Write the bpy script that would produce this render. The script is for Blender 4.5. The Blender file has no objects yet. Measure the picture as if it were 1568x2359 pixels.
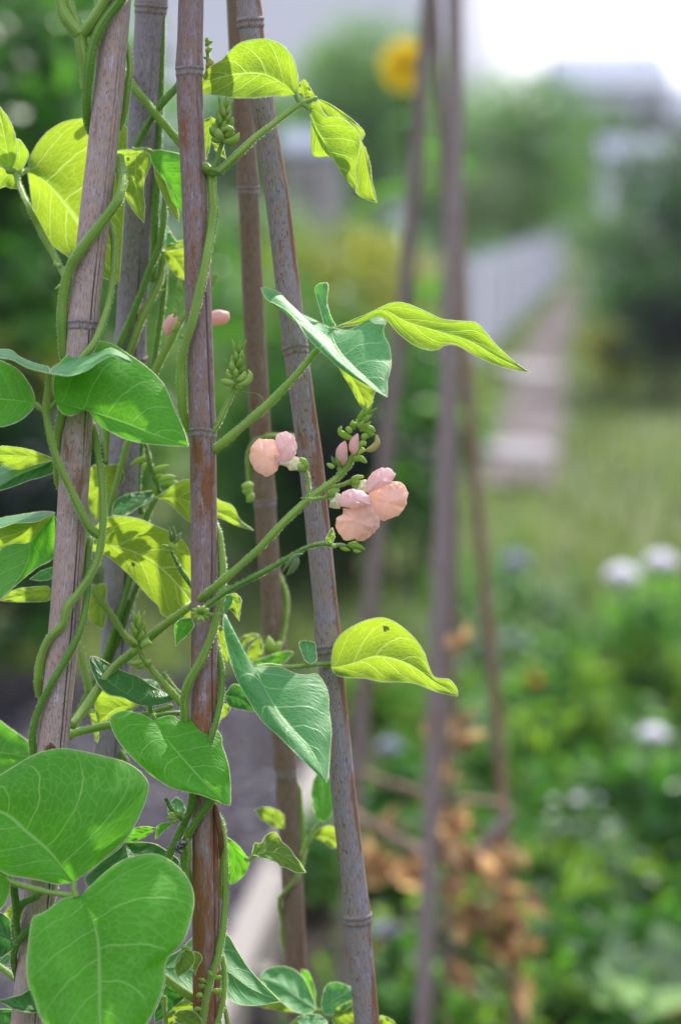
import bpy, math, random
import numpy as np
R = math.radians
sc = bpy.context.scene

# ------------------------------------------------------------------ camera, light, exposure
PITCH = R(7.8)
EYE = np.array((0.0, 0.0, 1.35))
FPX = 50.0 / 15.6 * 1568.0           # focal length in photograph pixels (photograph taken as 1568 x 2359)
cam = bpy.data.cameras.new("camera")
cam.lens = 50.0; cam.sensor_fit = 'HORIZONTAL'; cam.sensor_width = 15.6
cam.clip_start = 0.05; cam.clip_end = 2000.0
cam.dof.use_dof = True; cam.dof.focus_distance = 1.445; cam.dof.aperture_fstop = 2.2; cam.dof.aperture_blades = 0
cam_o = bpy.data.objects.new("camera", cam); sc.collection.objects.link(cam_o)
cam_o.location = EYE; cam_o.rotation_euler = (math.pi / 2 - PITCH, 0, 0)
sc.camera = cam_o

SUN_EL, SUN_AZ = R(44.0), R(25.0)      # azimuth measured from the view direction (+Y) towards +X
sd = np.array((math.sin(SUN_AZ) * math.cos(SUN_EL), math.cos(SUN_AZ) * math.cos(SUN_EL), math.sin(SUN_EL)))
sun = bpy.data.lights.new("sun", 'SUN'); sun.energy = 4.2; sun.angle = R(1.2); sun.color = (1.0, 0.95, 0.86)
sun_o = bpy.data.objects.new("sun", sun); sc.collection.objects.link(sun_o)
sun_o.location = (4, 6, 8)
sun_o.rotation_euler = (math.pi / 2 - SUN_EL, 0, math.pi - SUN_AZ)

world = bpy.data.worlds.new("World"); sc.world = world; world.use_nodes = True
wn = world.node_tree; wn.nodes.clear()
sky = wn.nodes.new('ShaderNodeTexSky'); sky.sky_type = 'NISHITA'; sky.sun_disc = False
sky.sun_elevation = SUN_EL; sky.sun_rotation = SUN_AZ
sky.air_density = 1.0; sky.dust_density = 2.0; sky.ozone_density = 1.5
bg = wn.nodes.new('ShaderNodeBackground'); bg.inputs[1].default_value = 0.11
wo = wn.nodes.new('ShaderNodeOutputWorld')
tc = wn.nodes.new('ShaderNodeTexCoord'); mp = wn.nodes.new('ShaderNodeMapping'); mp.inputs['Scale'].default_value = (1, 1, 3.2)
nz = wn.nodes.new('ShaderNodeTexNoise'); nz.inputs['Scale'].default_value = 2.3; nz.inputs['Detail'].default_value = 6
rp = wn.nodes.new('ShaderNodeValToRGB'); rp.color_ramp.elements[0].position = 0.34; rp.color_ramp.elements[1].position = 0.58
rp.color_ramp.elements[0].color = (0.95, 0.95, 0.95, 1); rp.color_ramp.elements[1].color = (0.995, 0.995, 0.995, 1)
mx = wn.nodes.new('ShaderNodeMix'); mx.data_type = 'RGBA'
mx.inputs['B'].default_value = (2.45, 2.6, 3.35, 1)                 # thin grey cloud
sx = wn.nodes.new('ShaderNodeSeparateXYZ'); zr = wn.nodes.new('ShaderNodeMapRange'); zr.interpolation_type = 'SMOOTHSTEP'     # thin cloud, brighter overhead than low down
zr.inputs[1].default_value = .12; zr.inputs[2].default_value = .65; zr.inputs[3].default_value = 1.0; zr.inputs[4].default_value = 3.5
zm = wn.nodes.new('ShaderNodeVectorMath'); zm.operation = 'SCALE'
wn.links.new(tc.outputs['Generated'], sx.inputs[0]); wn.links.new(sx.outputs[2], zr.inputs[0]); wn.links.new(zr.outputs[0], zm.inputs['Scale'])
hot = np.array((.150, .985, .095)); hot /= np.linalg.norm(hot)        # a bright break in the cloud low on the right
dp = wn.nodes.new('ShaderNodeVectorMath'); dp.operation = 'DOT_PRODUCT'; dp.inputs[1].default_value = tuple(hot)
mr = wn.nodes.new('ShaderNodeMapRange'); mr.interpolation_type = 'SMOOTHSTEP'; mr.inputs[1].default_value = .9942; mr.inputs[2].default_value = .9990
mh = wn.nodes.new('ShaderNodeMix'); mh.data_type = 'RGBA'; mh.inputs['B'].default_value = (11.0, 11.0, 11.6, 1)
wn.links.new(tc.outputs['Generated'], dp.inputs[0]); wn.links.new(dp.outputs['Value'], mr.inputs[0]); wn.links.new(mr.outputs[0], mh.inputs['Factor'])
wn.links.new(tc.outputs['Generated'], mp.inputs['Vector']); wn.links.new(mp.outputs[0], nz.inputs['Vector'])
wn.links.new(nz.outputs[0], rp.inputs[0]); wn.links.new(rp.outputs[0], mx.inputs['Factor'])
wn.links.new(sky.outputs[0], mx.inputs['A']); wn.links.new(mx.outputs['Result'], zm.inputs[0]); wn.links.new(zm.outputs[0], mh.inputs['A']); wn.links.new(mh.outputs['Result'], bg.inputs[0]); wn.links.new(bg.outputs[0], wo.inputs[0])

sc.view_settings.view_transform = 'Standard'; sc.view_settings.look = 'None'
sc.view_settings.exposure = 0.64; sc.view_settings.gamma = 1.0; sc.view_settings.use_curve_mapping = False
sc.render.engine = 'CYCLES'
sc.cycles.use_denoising = True
sc.cycles.max_bounces = 8; sc.cycles.transmission_bounces = 6; sc.cycles.transparent_max_bounces = 8
sc.cycles.use_adaptive_sampling = False
sc.cycles.caustics_reflective = False; sc.cycles.caustics_refractive = False
sc.cycles.sample_clamp_indirect = 6.0

# ------------------------------------------------------------------ geometry helpers
CP, SP = math.cos(PITCH), math.sin(PITCH)
def W(u, v, d):
    """point seen at photograph pixel (u, v), d metres along the optical axis"""
    u, v, d = np.asarray(u, float), np.asarray(v, float), np.asarray(d, float)
    x = (u - 784.0) / FPX * d; y = (1179.5 - v) / FPX * d
    return np.stack([EYE[0] + x, EYE[1] + y * SP + d * CP, EYE[2] + y * CP - d * SP], -1)
def at(u, v, Y):
    d = Y / (CP + (1179.5 - v) / FPX * SP)
    return W(u, v, d)
def ground(u, v):
    k = (1179.5 - v) / FPX
    d = EYE[2] / (SP - k * CP)
    return W(u, v, d)

S9 = 900.0 / 1568.0 * 1568.0 / 2723.0
TILE = {'A': (0, 0), 'B': (700, 0), 'C': (0, 800), 'D': (700, 800), 'E': (0, 1600), 'F': (700, 1600), 'G': (0, 2400), 'H': (700, 2400), 'I': (0, 3196), 'J': (700, 3196)}
def px(tile, pts):
    """tile coordinates -> photograph pixels; a string in the list switches the tile"""
    out = []
    for p in pts:
        if isinstance(p, str): tile = p; continue
        z = p[2] if len(p) > 2 else 0.0
        if tile == 'Z': out.append((p[0], p[1], z))
        else:
            ox, oy = TILE[tile]; k = 1568.0 / 2723.0
            out.append((ox * k + p[0] * S9, oy * k + p[1] * S9, z))
    return np.array(out, float)

def spline(P, n, closed=False):
    """Catmull-Rom through P, resampled to n points of equal spacing"""
    P = np.asarray(P, float)
    if closed: Q = np.concatenate([P[-1:], P, P[:2]])
    else: Q = np.concatenate([2 * P[:1] - P[1:2], P, 2 * P[-1:] - P[-2:-1]])
    seg = len(Q) - 3; out = []
    t = np.linspace(0, 1, 24, endpoint=False)[:, None]
    for i in range(seg):
        a, b, c, d = Q[i], Q[i + 1], Q[i + 2], Q[i + 3]
        # soften overshoot on uneven spacing by limiting tangents
        lb = np.linalg.norm((c - b)[:2]) + 1e-9
        m1 = (c - a) / 2; m2 = (d - b) / 2
        for m in (m1, m2):
            L = np.linalg.norm(m[:2])
            if L > 1.0 * lb: m *= lb / L
        out.append((2 * t**3 - 3 * t**2 + 1) * b + (t**3 - 2 * t**2 + t) * m1 + (-2 * t**3 + 3 * t**2) * c + (t**3 - t**2) * m2)
    out = np.concatenate(out + [Q[-2:-1]])
    s = np.concatenate([[0], np.cumsum(np.linalg.norm(np.diff(out, axis=0)[:, :3], axis=1))])
    x = np.linspace(0, s[-1], n + 1)[:n] if closed else np.linspace(0, s[-1], n)
    return np.stack([np.interp(x, s, out[:, k]) for k in range(out.shape[1])], 1)

ORG = {}
def tag(o, label=None, cat=None, group=None, kind=None):
    if label: o["label"] = label
    if cat: o["category"] = cat
    if group: o["group"] = group
    if kind: o["kind"] = kind
    return o
def empty(name, loc, label, cat, group=None):
    o = bpy.data.objects.new(name, None); sc.collection.objects.link(o)
    o.location = loc; o.empty_display_size = 0.05
    ORG[o.name] = np.array(loc, float)
    return tag(o, label, cat, group)
def mesh(name, verts, faces, mats, parent=None, smooth=True, midx=None, uv=None, col=None):
    verts = np.asarray(verts, float)
    c = (verts.min(0) + verts.max(0)) / 2
    me = bpy.data.meshes.new(name)
    me.from_pydata((verts - c).tolist(), [], faces if isinstance(faces, list) else faces.tolist())
    for m in (mats if isinstance(mats, (list, tuple)) else [mats]): me.materials.append(m)
    n = len(me.polygons)
    if midx is not None: me.polygons.foreach_set('material_index', np.asarray(midx, np.int32))
    me.polygons.foreach_set('use_smooth', np.full(n, smooth))
    li = np.empty(len(me.loops), np.int32); me.loops.foreach_get('vertex_index', li)
    if uv is not None:
        l = me.uv_layers.new(name='UVMap'); l.data.foreach_set('uv', np.asarray(uv, np.float32)[li].ravel())
    if col is not None:
        a = me.attributes.new('tint', 'FLOAT', 'POINT'); a.data.foreach_set('value', np.asarray(col, np.float32))
    me.update()
    o = bpy.data.objects.new(name, me); sc.collection.objects.link(o)
    if parent is not None:
        o.parent = parent; o.location = c - ORG[parent.name]
    else: o.location = c
    ORG[o.name] = c
    return o

class Geo:
    """collects pieces of one mesh"""
    def __init__(s): s.v = []; s.f = []; s.m = []; s.uv = []; s.n = 0
    def add(s, v, f, uv=None, mi=0):
        v = np.asarray(v, float); k = s.n
        s.v.append(v); s.f += [tuple(i + k for i in q) for q in f]; s.m += [mi] * len(f)
        s.uv.append(np.zeros((len(v), 2)) if uv is None else np.asarray(uv, float)); s.n += len(v)
        return s
    def build(s, name, mats, parent=None, smooth=True):
        return mesh(name, np.concatenate(s.v), s.f, mats, parent, smooth, s.m, np.concatenate(s.uv))

def frames(P, ref=None):
    T = np.gradient(P, axis=0); T /= np.linalg.norm(T, axis=1)[:, None] + 1e-12
    e1 = np.zeros_like(P)
    r = np.array(ref if ref is not None else (0.0, -1.0, 0.0), float)
    if ref is None and abs(T[0] @ r) > 0.9: r = np.array((1.0, 0, 0.0))
    for i in range(len(P)):
        if ref is not None: r = np.array(ref, float)
        a = r - T[i] * (r @ T[i]); a /= np.linalg.norm(a) + 1e-12
        e1[i] = a
        if ref is None: r = a
    return T, e1, np.cross(T, e1)
def tube(P, rad, sides=12, ref=None, cap=True, ridge=0.0, nr=5):
    P = np.asarray(P, float); n = len(P)
    rad = np.broadcast_to(np.asarray(rad, float), (n,))
    T, a, b = frames(P, ref)
    th = np.linspace(0, 2 * math.pi, sides + 1) + math.pi     # seam at the far side
    rr = 1 + ridge * np.cos(nr * th)
    V = P[:, None, :] + rad[:, None, None] * rr[None, :, None] * (np.cos(th)[None, :, None] * a[:, None, :] + np.sin(th)[None, :, None] * b[:, None, :])
    s = np.concatenate([[0], np.cumsum(np.linalg.norm(np.diff(P, axis=0), axis=1))])
    UV = np.stack(np.broadcast_arrays(np.linspace(0, 1, sides + 1)[None, :], s[:, None]), -1)
    V = V.reshape(-1, 3); UV = UV.reshape(-1, 2); k = sides + 1
    F = [(i * k + j, i * k + j + 1, (i + 1) * k + j + 1, (i + 1) * k + j) for i in range(n - 1) for j in range(sides)]
    if cap:
        V = np.concatenate([V, P[:1] - T[:1] * rad[0] * .6, P[-1:] + T[-1:] * rad[-1] * .6]); UV = np.concatenate([UV, [[.5, 0]], [[.5, s[-1]]]])
        c0 = n * k; F += [(c0, j + 1, j) for j in range(sides)] + [(c0 + 1, (n - 1) * k + j, (n - 1) * k + j + 1) for j in range(sides)]
    return V, F, UV
HR = np.random.default_rng(5)
def hairs(g, P, rad, per_m=7000, length=0.0013, width=0.00014, mi=1):
    P = np.asarray(P); T, a, b = frames(P)
    s = np.concatenate([[0], np.cumsum(np.linalg.norm(np.diff(P, axis=0), axis=1))])
    n = int(s[-1] * per_m)
    if n < 1: return
    x = HR.uniform(0, s[-1], n)
    ip = lambda A: np.stack([np.interp(x, s, A[:, k]) for k in range(3)], 1)
    c, t, e1, e2 = ip(P), ip(T), ip(a), ip(b)
    r = np.interp(x, s, rad); th = HR.uniform(0, 6.2832, n)
    nrm = np.cos(th)[:, None] * e1 + np.sin(th)[:, None] * e2
    base = c + nrm * r[:, None] * 0.97
    L = length * HR.uniform(.5, 1.3, n)
    tip = base + (nrm + t * HR.normal(0, .35, n)[:, None]) * L[:, None]
    w = t * width * .5 + np.cross(nrm, t) * width * .5
    V = np.stack([base - w, base + w, tip], 1).reshape(-1, 3)
    g.add(V, [(3 * i, 3 * i + 1, 3 * i + 2) for i in range(n)], None, mi)

# ------------------------------------------------------------------ materials
class NT:
    def __init__(s, name):
        s.mat = bpy.data.materials.new(name); s.mat.use_nodes = True
        s.t = s.mat.node_tree; s.t.nodes.clear(); s.out = s.t.nodes.new('ShaderNodeOutputMaterial')
    def put(s, sock, x):
        if isinstance(x, bpy.types.NodeSocket): s.t.links.new(x, sock)
        elif x is not None:
            if sock.type == 'RGBA' and len(x) == 3: x = (*x, 1.0)
            sock.default_value = x
    def node(s, typ, ins=None, **props):
        n = s.t.nodes.new(typ)
        for k, x in props.items(): setattr(n, k, x)
        for k, x in (ins or {}).items(): s.put(n.inputs[k], x)
        return n
    def m(s, op, a, b=None, clamp=False):
        n = s.node('ShaderNodeMath', {0: a}, operation=op, use_clamp=clamp)
        if b is not None: s.put(n.inputs[1], b)
        return n.outputs[0]
    def ss(s, x, a, b, lo=0.0, hi=1.0):
        n = s.node('ShaderNodeMapRange', {0: x, 1: a, 2: b, 3: lo, 4: hi}, interpolation_type='SMOOTHSTEP'); return n.outputs[0]
    def mix(s, f, a, b, mode='MIX'):
        n = s.node('ShaderNodeMix', {'Factor': f}, data_type='RGBA', blend_type=mode)
        s.put(n.inputs['A'], a); s.put(n.inputs['B'], b); return n.outputs['Result']
    def noise(s, vec, scale, detail=2.0, rough=.5, dist=0.0):
        n = s.node('ShaderNodeTexNoise', {'Scale': scale, 'Detail': detail, 'Roughness': rough, 'Distortion': dist})
        if vec is not None: s.put(n.inputs['Vector'], vec)
        return n.outputs[0]
    def vor(s, vec, scale, feature='F1', out=0):
        n = s.node('ShaderNodeTexVoronoi', {'Scale': scale}, feature=feature)
        if vec is not None: s.put(n.inputs['Vector'], vec)
        return n.outputs[out]
    def comb(s, x, y, z=0.0): return s.node('ShaderNodeCombineXYZ', {0: x, 1: y, 2: z}).outputs[0]
    def uv(s):
        n = s.node('ShaderNodeSeparateXYZ', {0: s.node('ShaderNodeTexCoord').outputs['UV']}); return n.outputs[0], n.outputs[1]
    def obj(s): return s.node('ShaderNodeTexCoord').outputs['Object']
    def rnd(s): return s.node('ShaderNodeObjectInfo').outputs['Random']
    def bump(s, h, strength=.4, dist=.001): return s.node('ShaderNodeBump', {'Height': h, 'Strength': strength, 'Distance': dist}).outputs[0]
    def pbr(s, col, rough=.5, normal=None, spec=.5, **kw):
        n = s.node('ShaderNodeBsdfPrincipled', {'Base Color': col, 'Roughness': rough, 'Specular IOR Level': spec})
        for k, x in kw.items(): s.put(n.inputs[k.replace('_', ' ')], x)
        if normal is not None: s.put(n.inputs['Normal'], normal)
        return n.outputs[0]
    def trans(s, col, normal=None):
        n = s.node('ShaderNodeBsdfTranslucent', {'Color': col})
        if normal is not None: s.put(n.inputs['Normal'], normal)
        return n.outputs[0]
    def mixs(s, f, a, b):
        n = s.node('ShaderNodeMixShader', {0: f}); s.put(n.inputs[1], a); s.put(n.inputs[2], b); return n.outputs[0]
    def done(s, sh): s.t.links.new(sh, s.out.inputs[0]); return s.mat

def leaf_mat(name, col, tcol, vein, rough=.52, tw=.45, spec=.32, nlat=5.6, tert=.28, pucker=.32, sheen=.03, vw=1.0):
    g = NT(name); u, v = g.uv()
    vv = g.m('MULTIPLY', g.m('SUBTRACT', v, .5), 2.0); av = g.m('ABSOLUTE', vv)
    r = g.rnd()
    wob = g.noise(g.comb(u, v, g.m('MULTIPLY', r, 37.0)), 4.0, 2.0)
    p = g.m('SUBTRACT', u, g.m('MULTIPLY', av, .25))
    p = g.m('SUBTRACT', p, g.m('MULTIPLY', g.m('MULTIPLY', av, av), .06))
    p = g.m('ADD', p, g.m('MULTIPLY', g.m('SUBTRACT', wob, .5), .06))
    p = g.m('ADD', p, g.m('MULTIPLY', g.m('SIGN', vv), .025))
    f = g.m('FRACT', g.m('ADD', g.m('MULTIPLY', p, nlat), 8.0))
    d = g.m('SUBTRACT', .5, g.m('ABSOLUTE', g.m('SUBTRACT', f, .5)))
    lat = g.m('MULTIPLY', g.ss(d, .012 * vw, .05 * vw, 1.0, 0.0), g.ss(av, .55, 1.0, 1.0, .25))
    midr = g.ss(g.m('MULTIPLY', av, g.ss(u, 0.0, 1.0, 1.2, .7)), .012 * vw, .05 * vw, 1.0, 0.0)
    main = g.m('MAXIMUM', lat, midr)
    tv = g.comb(g.m('MULTIPLY', p, 30.0), g.m('MULTIPLY', vv, 7.0), g.m('MULTIPLY', r, 11.0))
    te = g.vor(tv, 1.0, 'DISTANCE_TO_EDGE')
    ter = g.ss(te, .0, .10, 1.0, 0.0)
    veinf = g.m('MAXIMUM', g.m('MULTIPLY', main, .8), g.m('MULTIPLY', ter, tert))
    blot = g.noise(g.comb(u, v, g.m('MULTIPLY', r, 17.0)), 3.0, 3.0)
    tone = g.ss(g.m('ADD', g.m('MULTIPLY', blot, .7), g.m('MULTIPLY', r, .3)), .25, .75)
    c1 = g.mix(tone, tuple(x * .82 for x in col), tuple(min(1, x * 1.18) for x in col))
    t1 = g.mix(tone, (tcol[0] * .80, tcol[1] * .9, tcol[2]), (min(1, tcol[0] * 1.12), min(1, tcol[1] * 1.06), tcol[2] * 1.1))
    c = g.mix(g.m('MULTIPLY', veinf, .95), c1, vein)
    tcv = g.mix(g.m('MINIMUM', g.m('ADD', g.m('MULTIPLY', main, .8), g.m('MULTIPLY', ter, .30)), .9), t1, tuple(min(1, x * 1.3 + .13) for x in tcol))
    h = g.m('ADD', g.m('MULTIPLY', g.ss(d, 0.0, .5), pucker), g.m('MULTIPLY', g.ss(te, 0.0, .4), .35 * pucker + .1))
    h = g.m('SUBTRACT', h, g.m('MULTIPLY', main, .3))
    spot = g.vor(g.comb(g.m('MULTIPLY', u, 9.0), g.m('MULTIPLY', vv, 4.0), g.m('MULTIPLY', r, 50.0)), 1.0)
    sm = g.m('MULTIPLY', g.ss(spot, .035, .075, 1.0, 0.0), g.ss(g.noise(g.comb(u, v, g.m('MULTIPLY', r, 91.0)), 2.5), .5, .6))
    c = g.mix(g.m('MULTIPLY', sm, .7), c, (.20, .17, .06)); tcv = g.mix(g.m('MULTIPLY', sm, .6), tcv, (.30, .22, .05))
    edge = g.ss(av, .90, 1.0); c = g.mix(g.m('MULTIPLY', edge, .35), c, vein)
    fine = g.noise(g.comb(g.m('MULTIPLY', u, 140.0), g.m('MULTIPLY', vv, 60.0)), 1.0, 2.0)
    h = g.m('ADD', h, g.m('MULTIPLY', fine, .12))
    nb = g.bump(h, .55, .0011)
    a = g.pbr(c, g.m('ADD', rough, g.m('MULTIPLY', g.m('SUBTRACT', fine, .5), .18)), nb, spec, Sheen_Weight=sheen, Sheen_Roughness=.4)
    return g.done(g.mixs(tw, a, g.trans(tcv, nb)))
LEAF = {
    'lit':   leaf_mat('bean_leaf_backlit', (.10, .25, .025), (.42, .60, .025), (.42, .58, .20), tw=.57),  # copy for backlit leaves, the sun's yellow glow put into the colours
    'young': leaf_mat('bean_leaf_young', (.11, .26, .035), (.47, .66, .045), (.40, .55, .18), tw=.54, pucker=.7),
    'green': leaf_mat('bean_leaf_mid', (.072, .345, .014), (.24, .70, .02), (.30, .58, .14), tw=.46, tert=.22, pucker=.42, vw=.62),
    'blue':  leaf_mat('bean_leaf_cool_shade', (.062, .29, .066), (.19, .60, .06), (.30, .55, .19), tw=.34, rough=.50, spec=.5, sheen=.22, tert=.16, pucker=.25),  # cooler copy, bluish tone of leaves in shade put into the colour
    'dark':  leaf_mat('bean_leaf_shaded', (.022, .145, .016), (.10, .44, .03), (.12, .28, .06), tw=.34, rough=.40, spec=.5, pucker=.6, tert=.18),  # darker copy of the bean leaf, shade put into the colour
}
def simple_leaf(name, col, tcol, rough=.5, tw=.4, var=.35):
    g = NT(name); t = g.node('ShaderNodeAttribute', attribute_name='tint').outputs['Fac']
    c = g.mix(t, tuple(x * (1 - var) for x in col), tuple(x * (1 + var) for x in col))
    t2 = g.mix(t, tuple(x * (1 - var) for x in tcol), tuple(x * (1 + var) for x in tcol))
    return g.done(g.mixs(tw, g.pbr(c, rough, None, .4), g.trans(t2)))
g = NT('pale_fuzz'); FUZZ = g.done(g.mixs(.65, g.pbr((.75, .82, .55), .6), g.trans((.92, .97, .68))))
def stem_mat(name, c1, c2, tcol):
    g = NT(name); u, v = g.uv()
    st = g.noise(g.comb(g.m('MULTIPLY', u, 16.0), g.m('MULTIPLY', v, 6.0), g.m('MULTIPLY', g.rnd(), 9.0)), 1.0, 3.0)
    bl = g.noise(g.comb(u, g.m('MULTIPLY', v, 22.0), g.m('MULTIPLY', g.rnd(), 9.0)), 1.0, 2.0)
    f = g.ss(g.m('ADD', g.m('MULTIPLY', st, .65), g.m('MULTIPLY', bl, .35)), .36, .64)
    nb = g.bump(st, .5, .0006)
    a = g.pbr(g.mix(f, c1, c2), .48, nb, .4, Sheen_Weight=.10, Sheen_Roughness=.4)
    return g.done(g.mixs(.28, a, g.trans(tcol, nb)))
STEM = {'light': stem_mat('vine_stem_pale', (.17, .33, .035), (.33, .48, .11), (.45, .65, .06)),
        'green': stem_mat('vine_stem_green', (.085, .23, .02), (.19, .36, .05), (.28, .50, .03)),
        'dim':   stem_mat('vine_stem_shaded', (.06, .17, .015), (.13, .27, .03), (.22, .42, .02))}  # last entry: darker copy of the stem green, shade put into the colour
def bud_mat(name, c1, c2, tcol):
    g = NT(name); u, v = g.uv()
    n = g.noise(g.obj(), 300.0, 2.0)
    f = g.ss(g.m('ADD', g.m('MULTIPLY', n, .4), g.m('MULTIPLY', g.rnd(), .6)), .2, .8)
    return g.done(g.mixs(.4, g.pbr(g.mix(f, c1, c2), .5, None, .4, Sheen_Weight=.12), g.trans(tcol)))
BUD = {'green': bud_mat('green_bud', (.21, .37, .04), (.40, .55, .13), (.50, .68, .08)),
       'grey': bud_mat('downy_bud', (.16, .26, .09), (.30, .38, .18), (.30, .42, .10)),
       'pink': bud_mat('pink_bud', (.76, .48, .44), (.82, .58, .53), (.88, .56, .50)),
       'blush': bud_mat('blush_bud', (.36, .40, .10), (.50, .42, .18), (.55, .52, .15))}
def petal_mat(name, c1, c2, tcol, streak=.5):
    g = NT(name); u, v = g.uv()
    n = g.noise(g.comb(g.m('MULTIPLY', u, 26.0), g.m('MULTIPLY', v, 1.6), g.m('MULTIPLY', g.rnd(), 7.0)), 1.0, 4.0, .6)
    b = g.noise(g.obj(), 330.0, 4.0)
    f = g.ss(g.m('ADD', g.m('MULTIPLY', n, streak), g.m('MULTIPLY', b, 1 - streak)), .3, .7)
    nb = g.bump(g.m('ADD', n, g.m('MULTIPLY', b, .35)), .5, .0008)
    return g.done(g.mixs(.5, g.pbr(g.mix(f, c1, c2), .42, nb, .35, Sheen_Weight=.1), g.trans(tcol, nb)))
PETAL = {'peach': petal_mat('peach_petal', (.88, .58, .46), (.93, .75, .67), (.97, .70, .58)),
         'pink': petal_mat('pink_petal', (.80, .58, .60), (.88, .72, .72), (.92, .68, .66), .5),
         'throat': petal_mat('pale_throat', (.72, .72, .52), (.84, .78, .70), (.88, .84, .64), .6)}

def cane_mat(name, tan, grey, brown, bare=.5, greys=.5, crack=None, dark=.5, low=None, side=None):
    """weathered bamboo: grey bloom over tan, rubbed patches of bare brown, fibres, black mildew specks"""
    g = NT(name); u, v = g.uv()
    x = g.m('MULTIPLY', u, .055); r = 0.0
    fib = g.noise(g.comb(g.m('MULTIPLY', x, 950.0), g.m('MULTIPLY', v, 48.0)), 1.0, 4.0, .65)
    fin = g.noise(g.comb(g.m('MULTIPLY', x, 1900.0), g.m('MULTIPLY', v, 170.0), 4.0), 1.0, 3.0, .65)
    pat = g.noise(g.comb(g.m('MULTIPLY', x, 170.0), g.m('MULTIPLY', v, 66.0), 2.0), 1.0, 5.0, .7)
    big = g.noise(g.comb(g.m('MULTIPLY', x, 60.0), g.m('MULTIPLY', v, 13.0), 7.0), 1.0, 3.0, .55)
    gm = g.ss(g.m('ADD', g.m('MULTIPLY', pat, .6), g.m('MULTIPLY', fib, .4)), greys - .13, greys + .13)
    c = g.mix(gm, tan, grey)
    bm = g.m('ADD', g.m('MULTIPLY', big, .75), g.m('MULTIPLY', fib, .25))
    if low is not None:   # more bare cane below this distance along
        bm = g.m('ADD', bm, g.ss(v, low[0], low[1], 0.0, low[2]))
    if side is not None: bm = g.m('ADD', bm, g.ss(u, side[0], side[1], 0.0, side[2]))
    c = g.mix(g.ss(bm, bare - .02, bare + .05), c, g.mix(fin, tuple(b * .7 for b in brown), tuple(b * 1.3 for b in brown)))
    c = g.mix(g.ss(fin, .48, .64, 0.0, .6), c, tuple(k * .34 for k in grey))
    c = g.mix(g.ss(g.m('ADD', g.m('MULTIPLY', fib, .5), g.m('MULTIPLY', pat, .5)), .53, .66, 0.0, .6), c, tuple(min(1, k * 1.7 + .04) for k in grey))
    sp = g.vor(g.comb(g.m('MULTIPLY', x, 420.0), g.m('MULTIPLY', v, 230.0)), 1.0)
    spm = g.m('MULTIPLY', g.ss(sp, .10, .24, 1.0, 0.0), g.ss(big, .42, .56))
    c = g.mix(g.m('MULTIPLY', spm, dark), c, (.03, .025, .03))
    blot = g.noise(g.comb(g.m('MULTIPLY', x, 420.0), g.m('MULTIPLY', v, 165.0), 9.0), 1.0, 4.0, .7)
    c = g.mix(g.m('MULTIPLY', g.ss(blot, .54, .66, 0.0, dark), g.ss(g.noise(g.comb(g.m('MULTIPLY', x, 70.0), g.m('MULTIPLY', v, 24.0), 13.0), 1.0, 3.0), .36, .60)), c, tuple(k * .3 for k in grey))
    h = g.m('ADD', fib, g.m('MULTIPLY', fin, .5))
    if crack is not None:
        for (cu, w) in crack:
            wob = g.m('MULTIPLY', g.m('SUBTRACT', g.noise(g.comb(0.0, g.m('MULTIPLY', v, 5.0), cu * 9), 1.0, 2.0), .5), .05)
            dd = g.m('ABSOLUTE', g.m('SUBTRACT', g.m('ADD', u, wob), cu))
            cm = g.m('MULTIPLY', g.ss(dd, w * .4, w, 1.0, 0.0), g.ss(g.noise(g.comb(3.0, g.m('MULTIPLY', v, 4.0), cu), 1.0), .35, .45))
            c = g.mix(g.m('MULTIPLY', cm, .85), c, (.03, .02, .018)); h = g.m('SUBTRACT', h, g.m('MULTIPLY', cm, 2.5))
    return g.done(g.pbr(c, .62, g.bump(h, .5, .0005), .35))

# ------------------------------------------------------------------ plant-part builders
def depth_of(d, P):
    """d: metres, or a cane (its own depth at that height), plus the points' third column in cm"""
    return (d(P[:, 1]) if callable(d) else d) + P[:, 2] * .01
def stem(parent, d, tile, pts, w0, w1=None, mat='light', name='stem', hair=1.0, n=None):
    P = px(tile, pts); w1 = w0 if w1 is None else w1
    n = n or max(14, len(P) * 9)
    Q = spline(np.column_stack([P[:, 0], P[:, 1], P[:, 2]]), n)
    D = depth_of(d, Q); X = W(Q[:, 0], Q[:, 1], D)
    rad = np.linspace(w0, w1, n) * S9 / FPX * D * .5
    g = Geo(); s = np.linspace(0, 1, n)
    LEN = float(np.linalg.norm(np.diff(X, axis=0), axis=1).sum())
    rad = rad * (1 + .05 * np.sin(s * LEN * 95 + w0) + .04 * np.sin(s * LEN * 260 + w1))
    g.add(*tube(X, rad, 14, ridge=.035))
    if hair: hairs(g, X, rad, 9000 * hair)
    return g.build(name, [STEM[mat], FUZZ], parent)
LRNG = np.random.default_rng(3)
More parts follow.
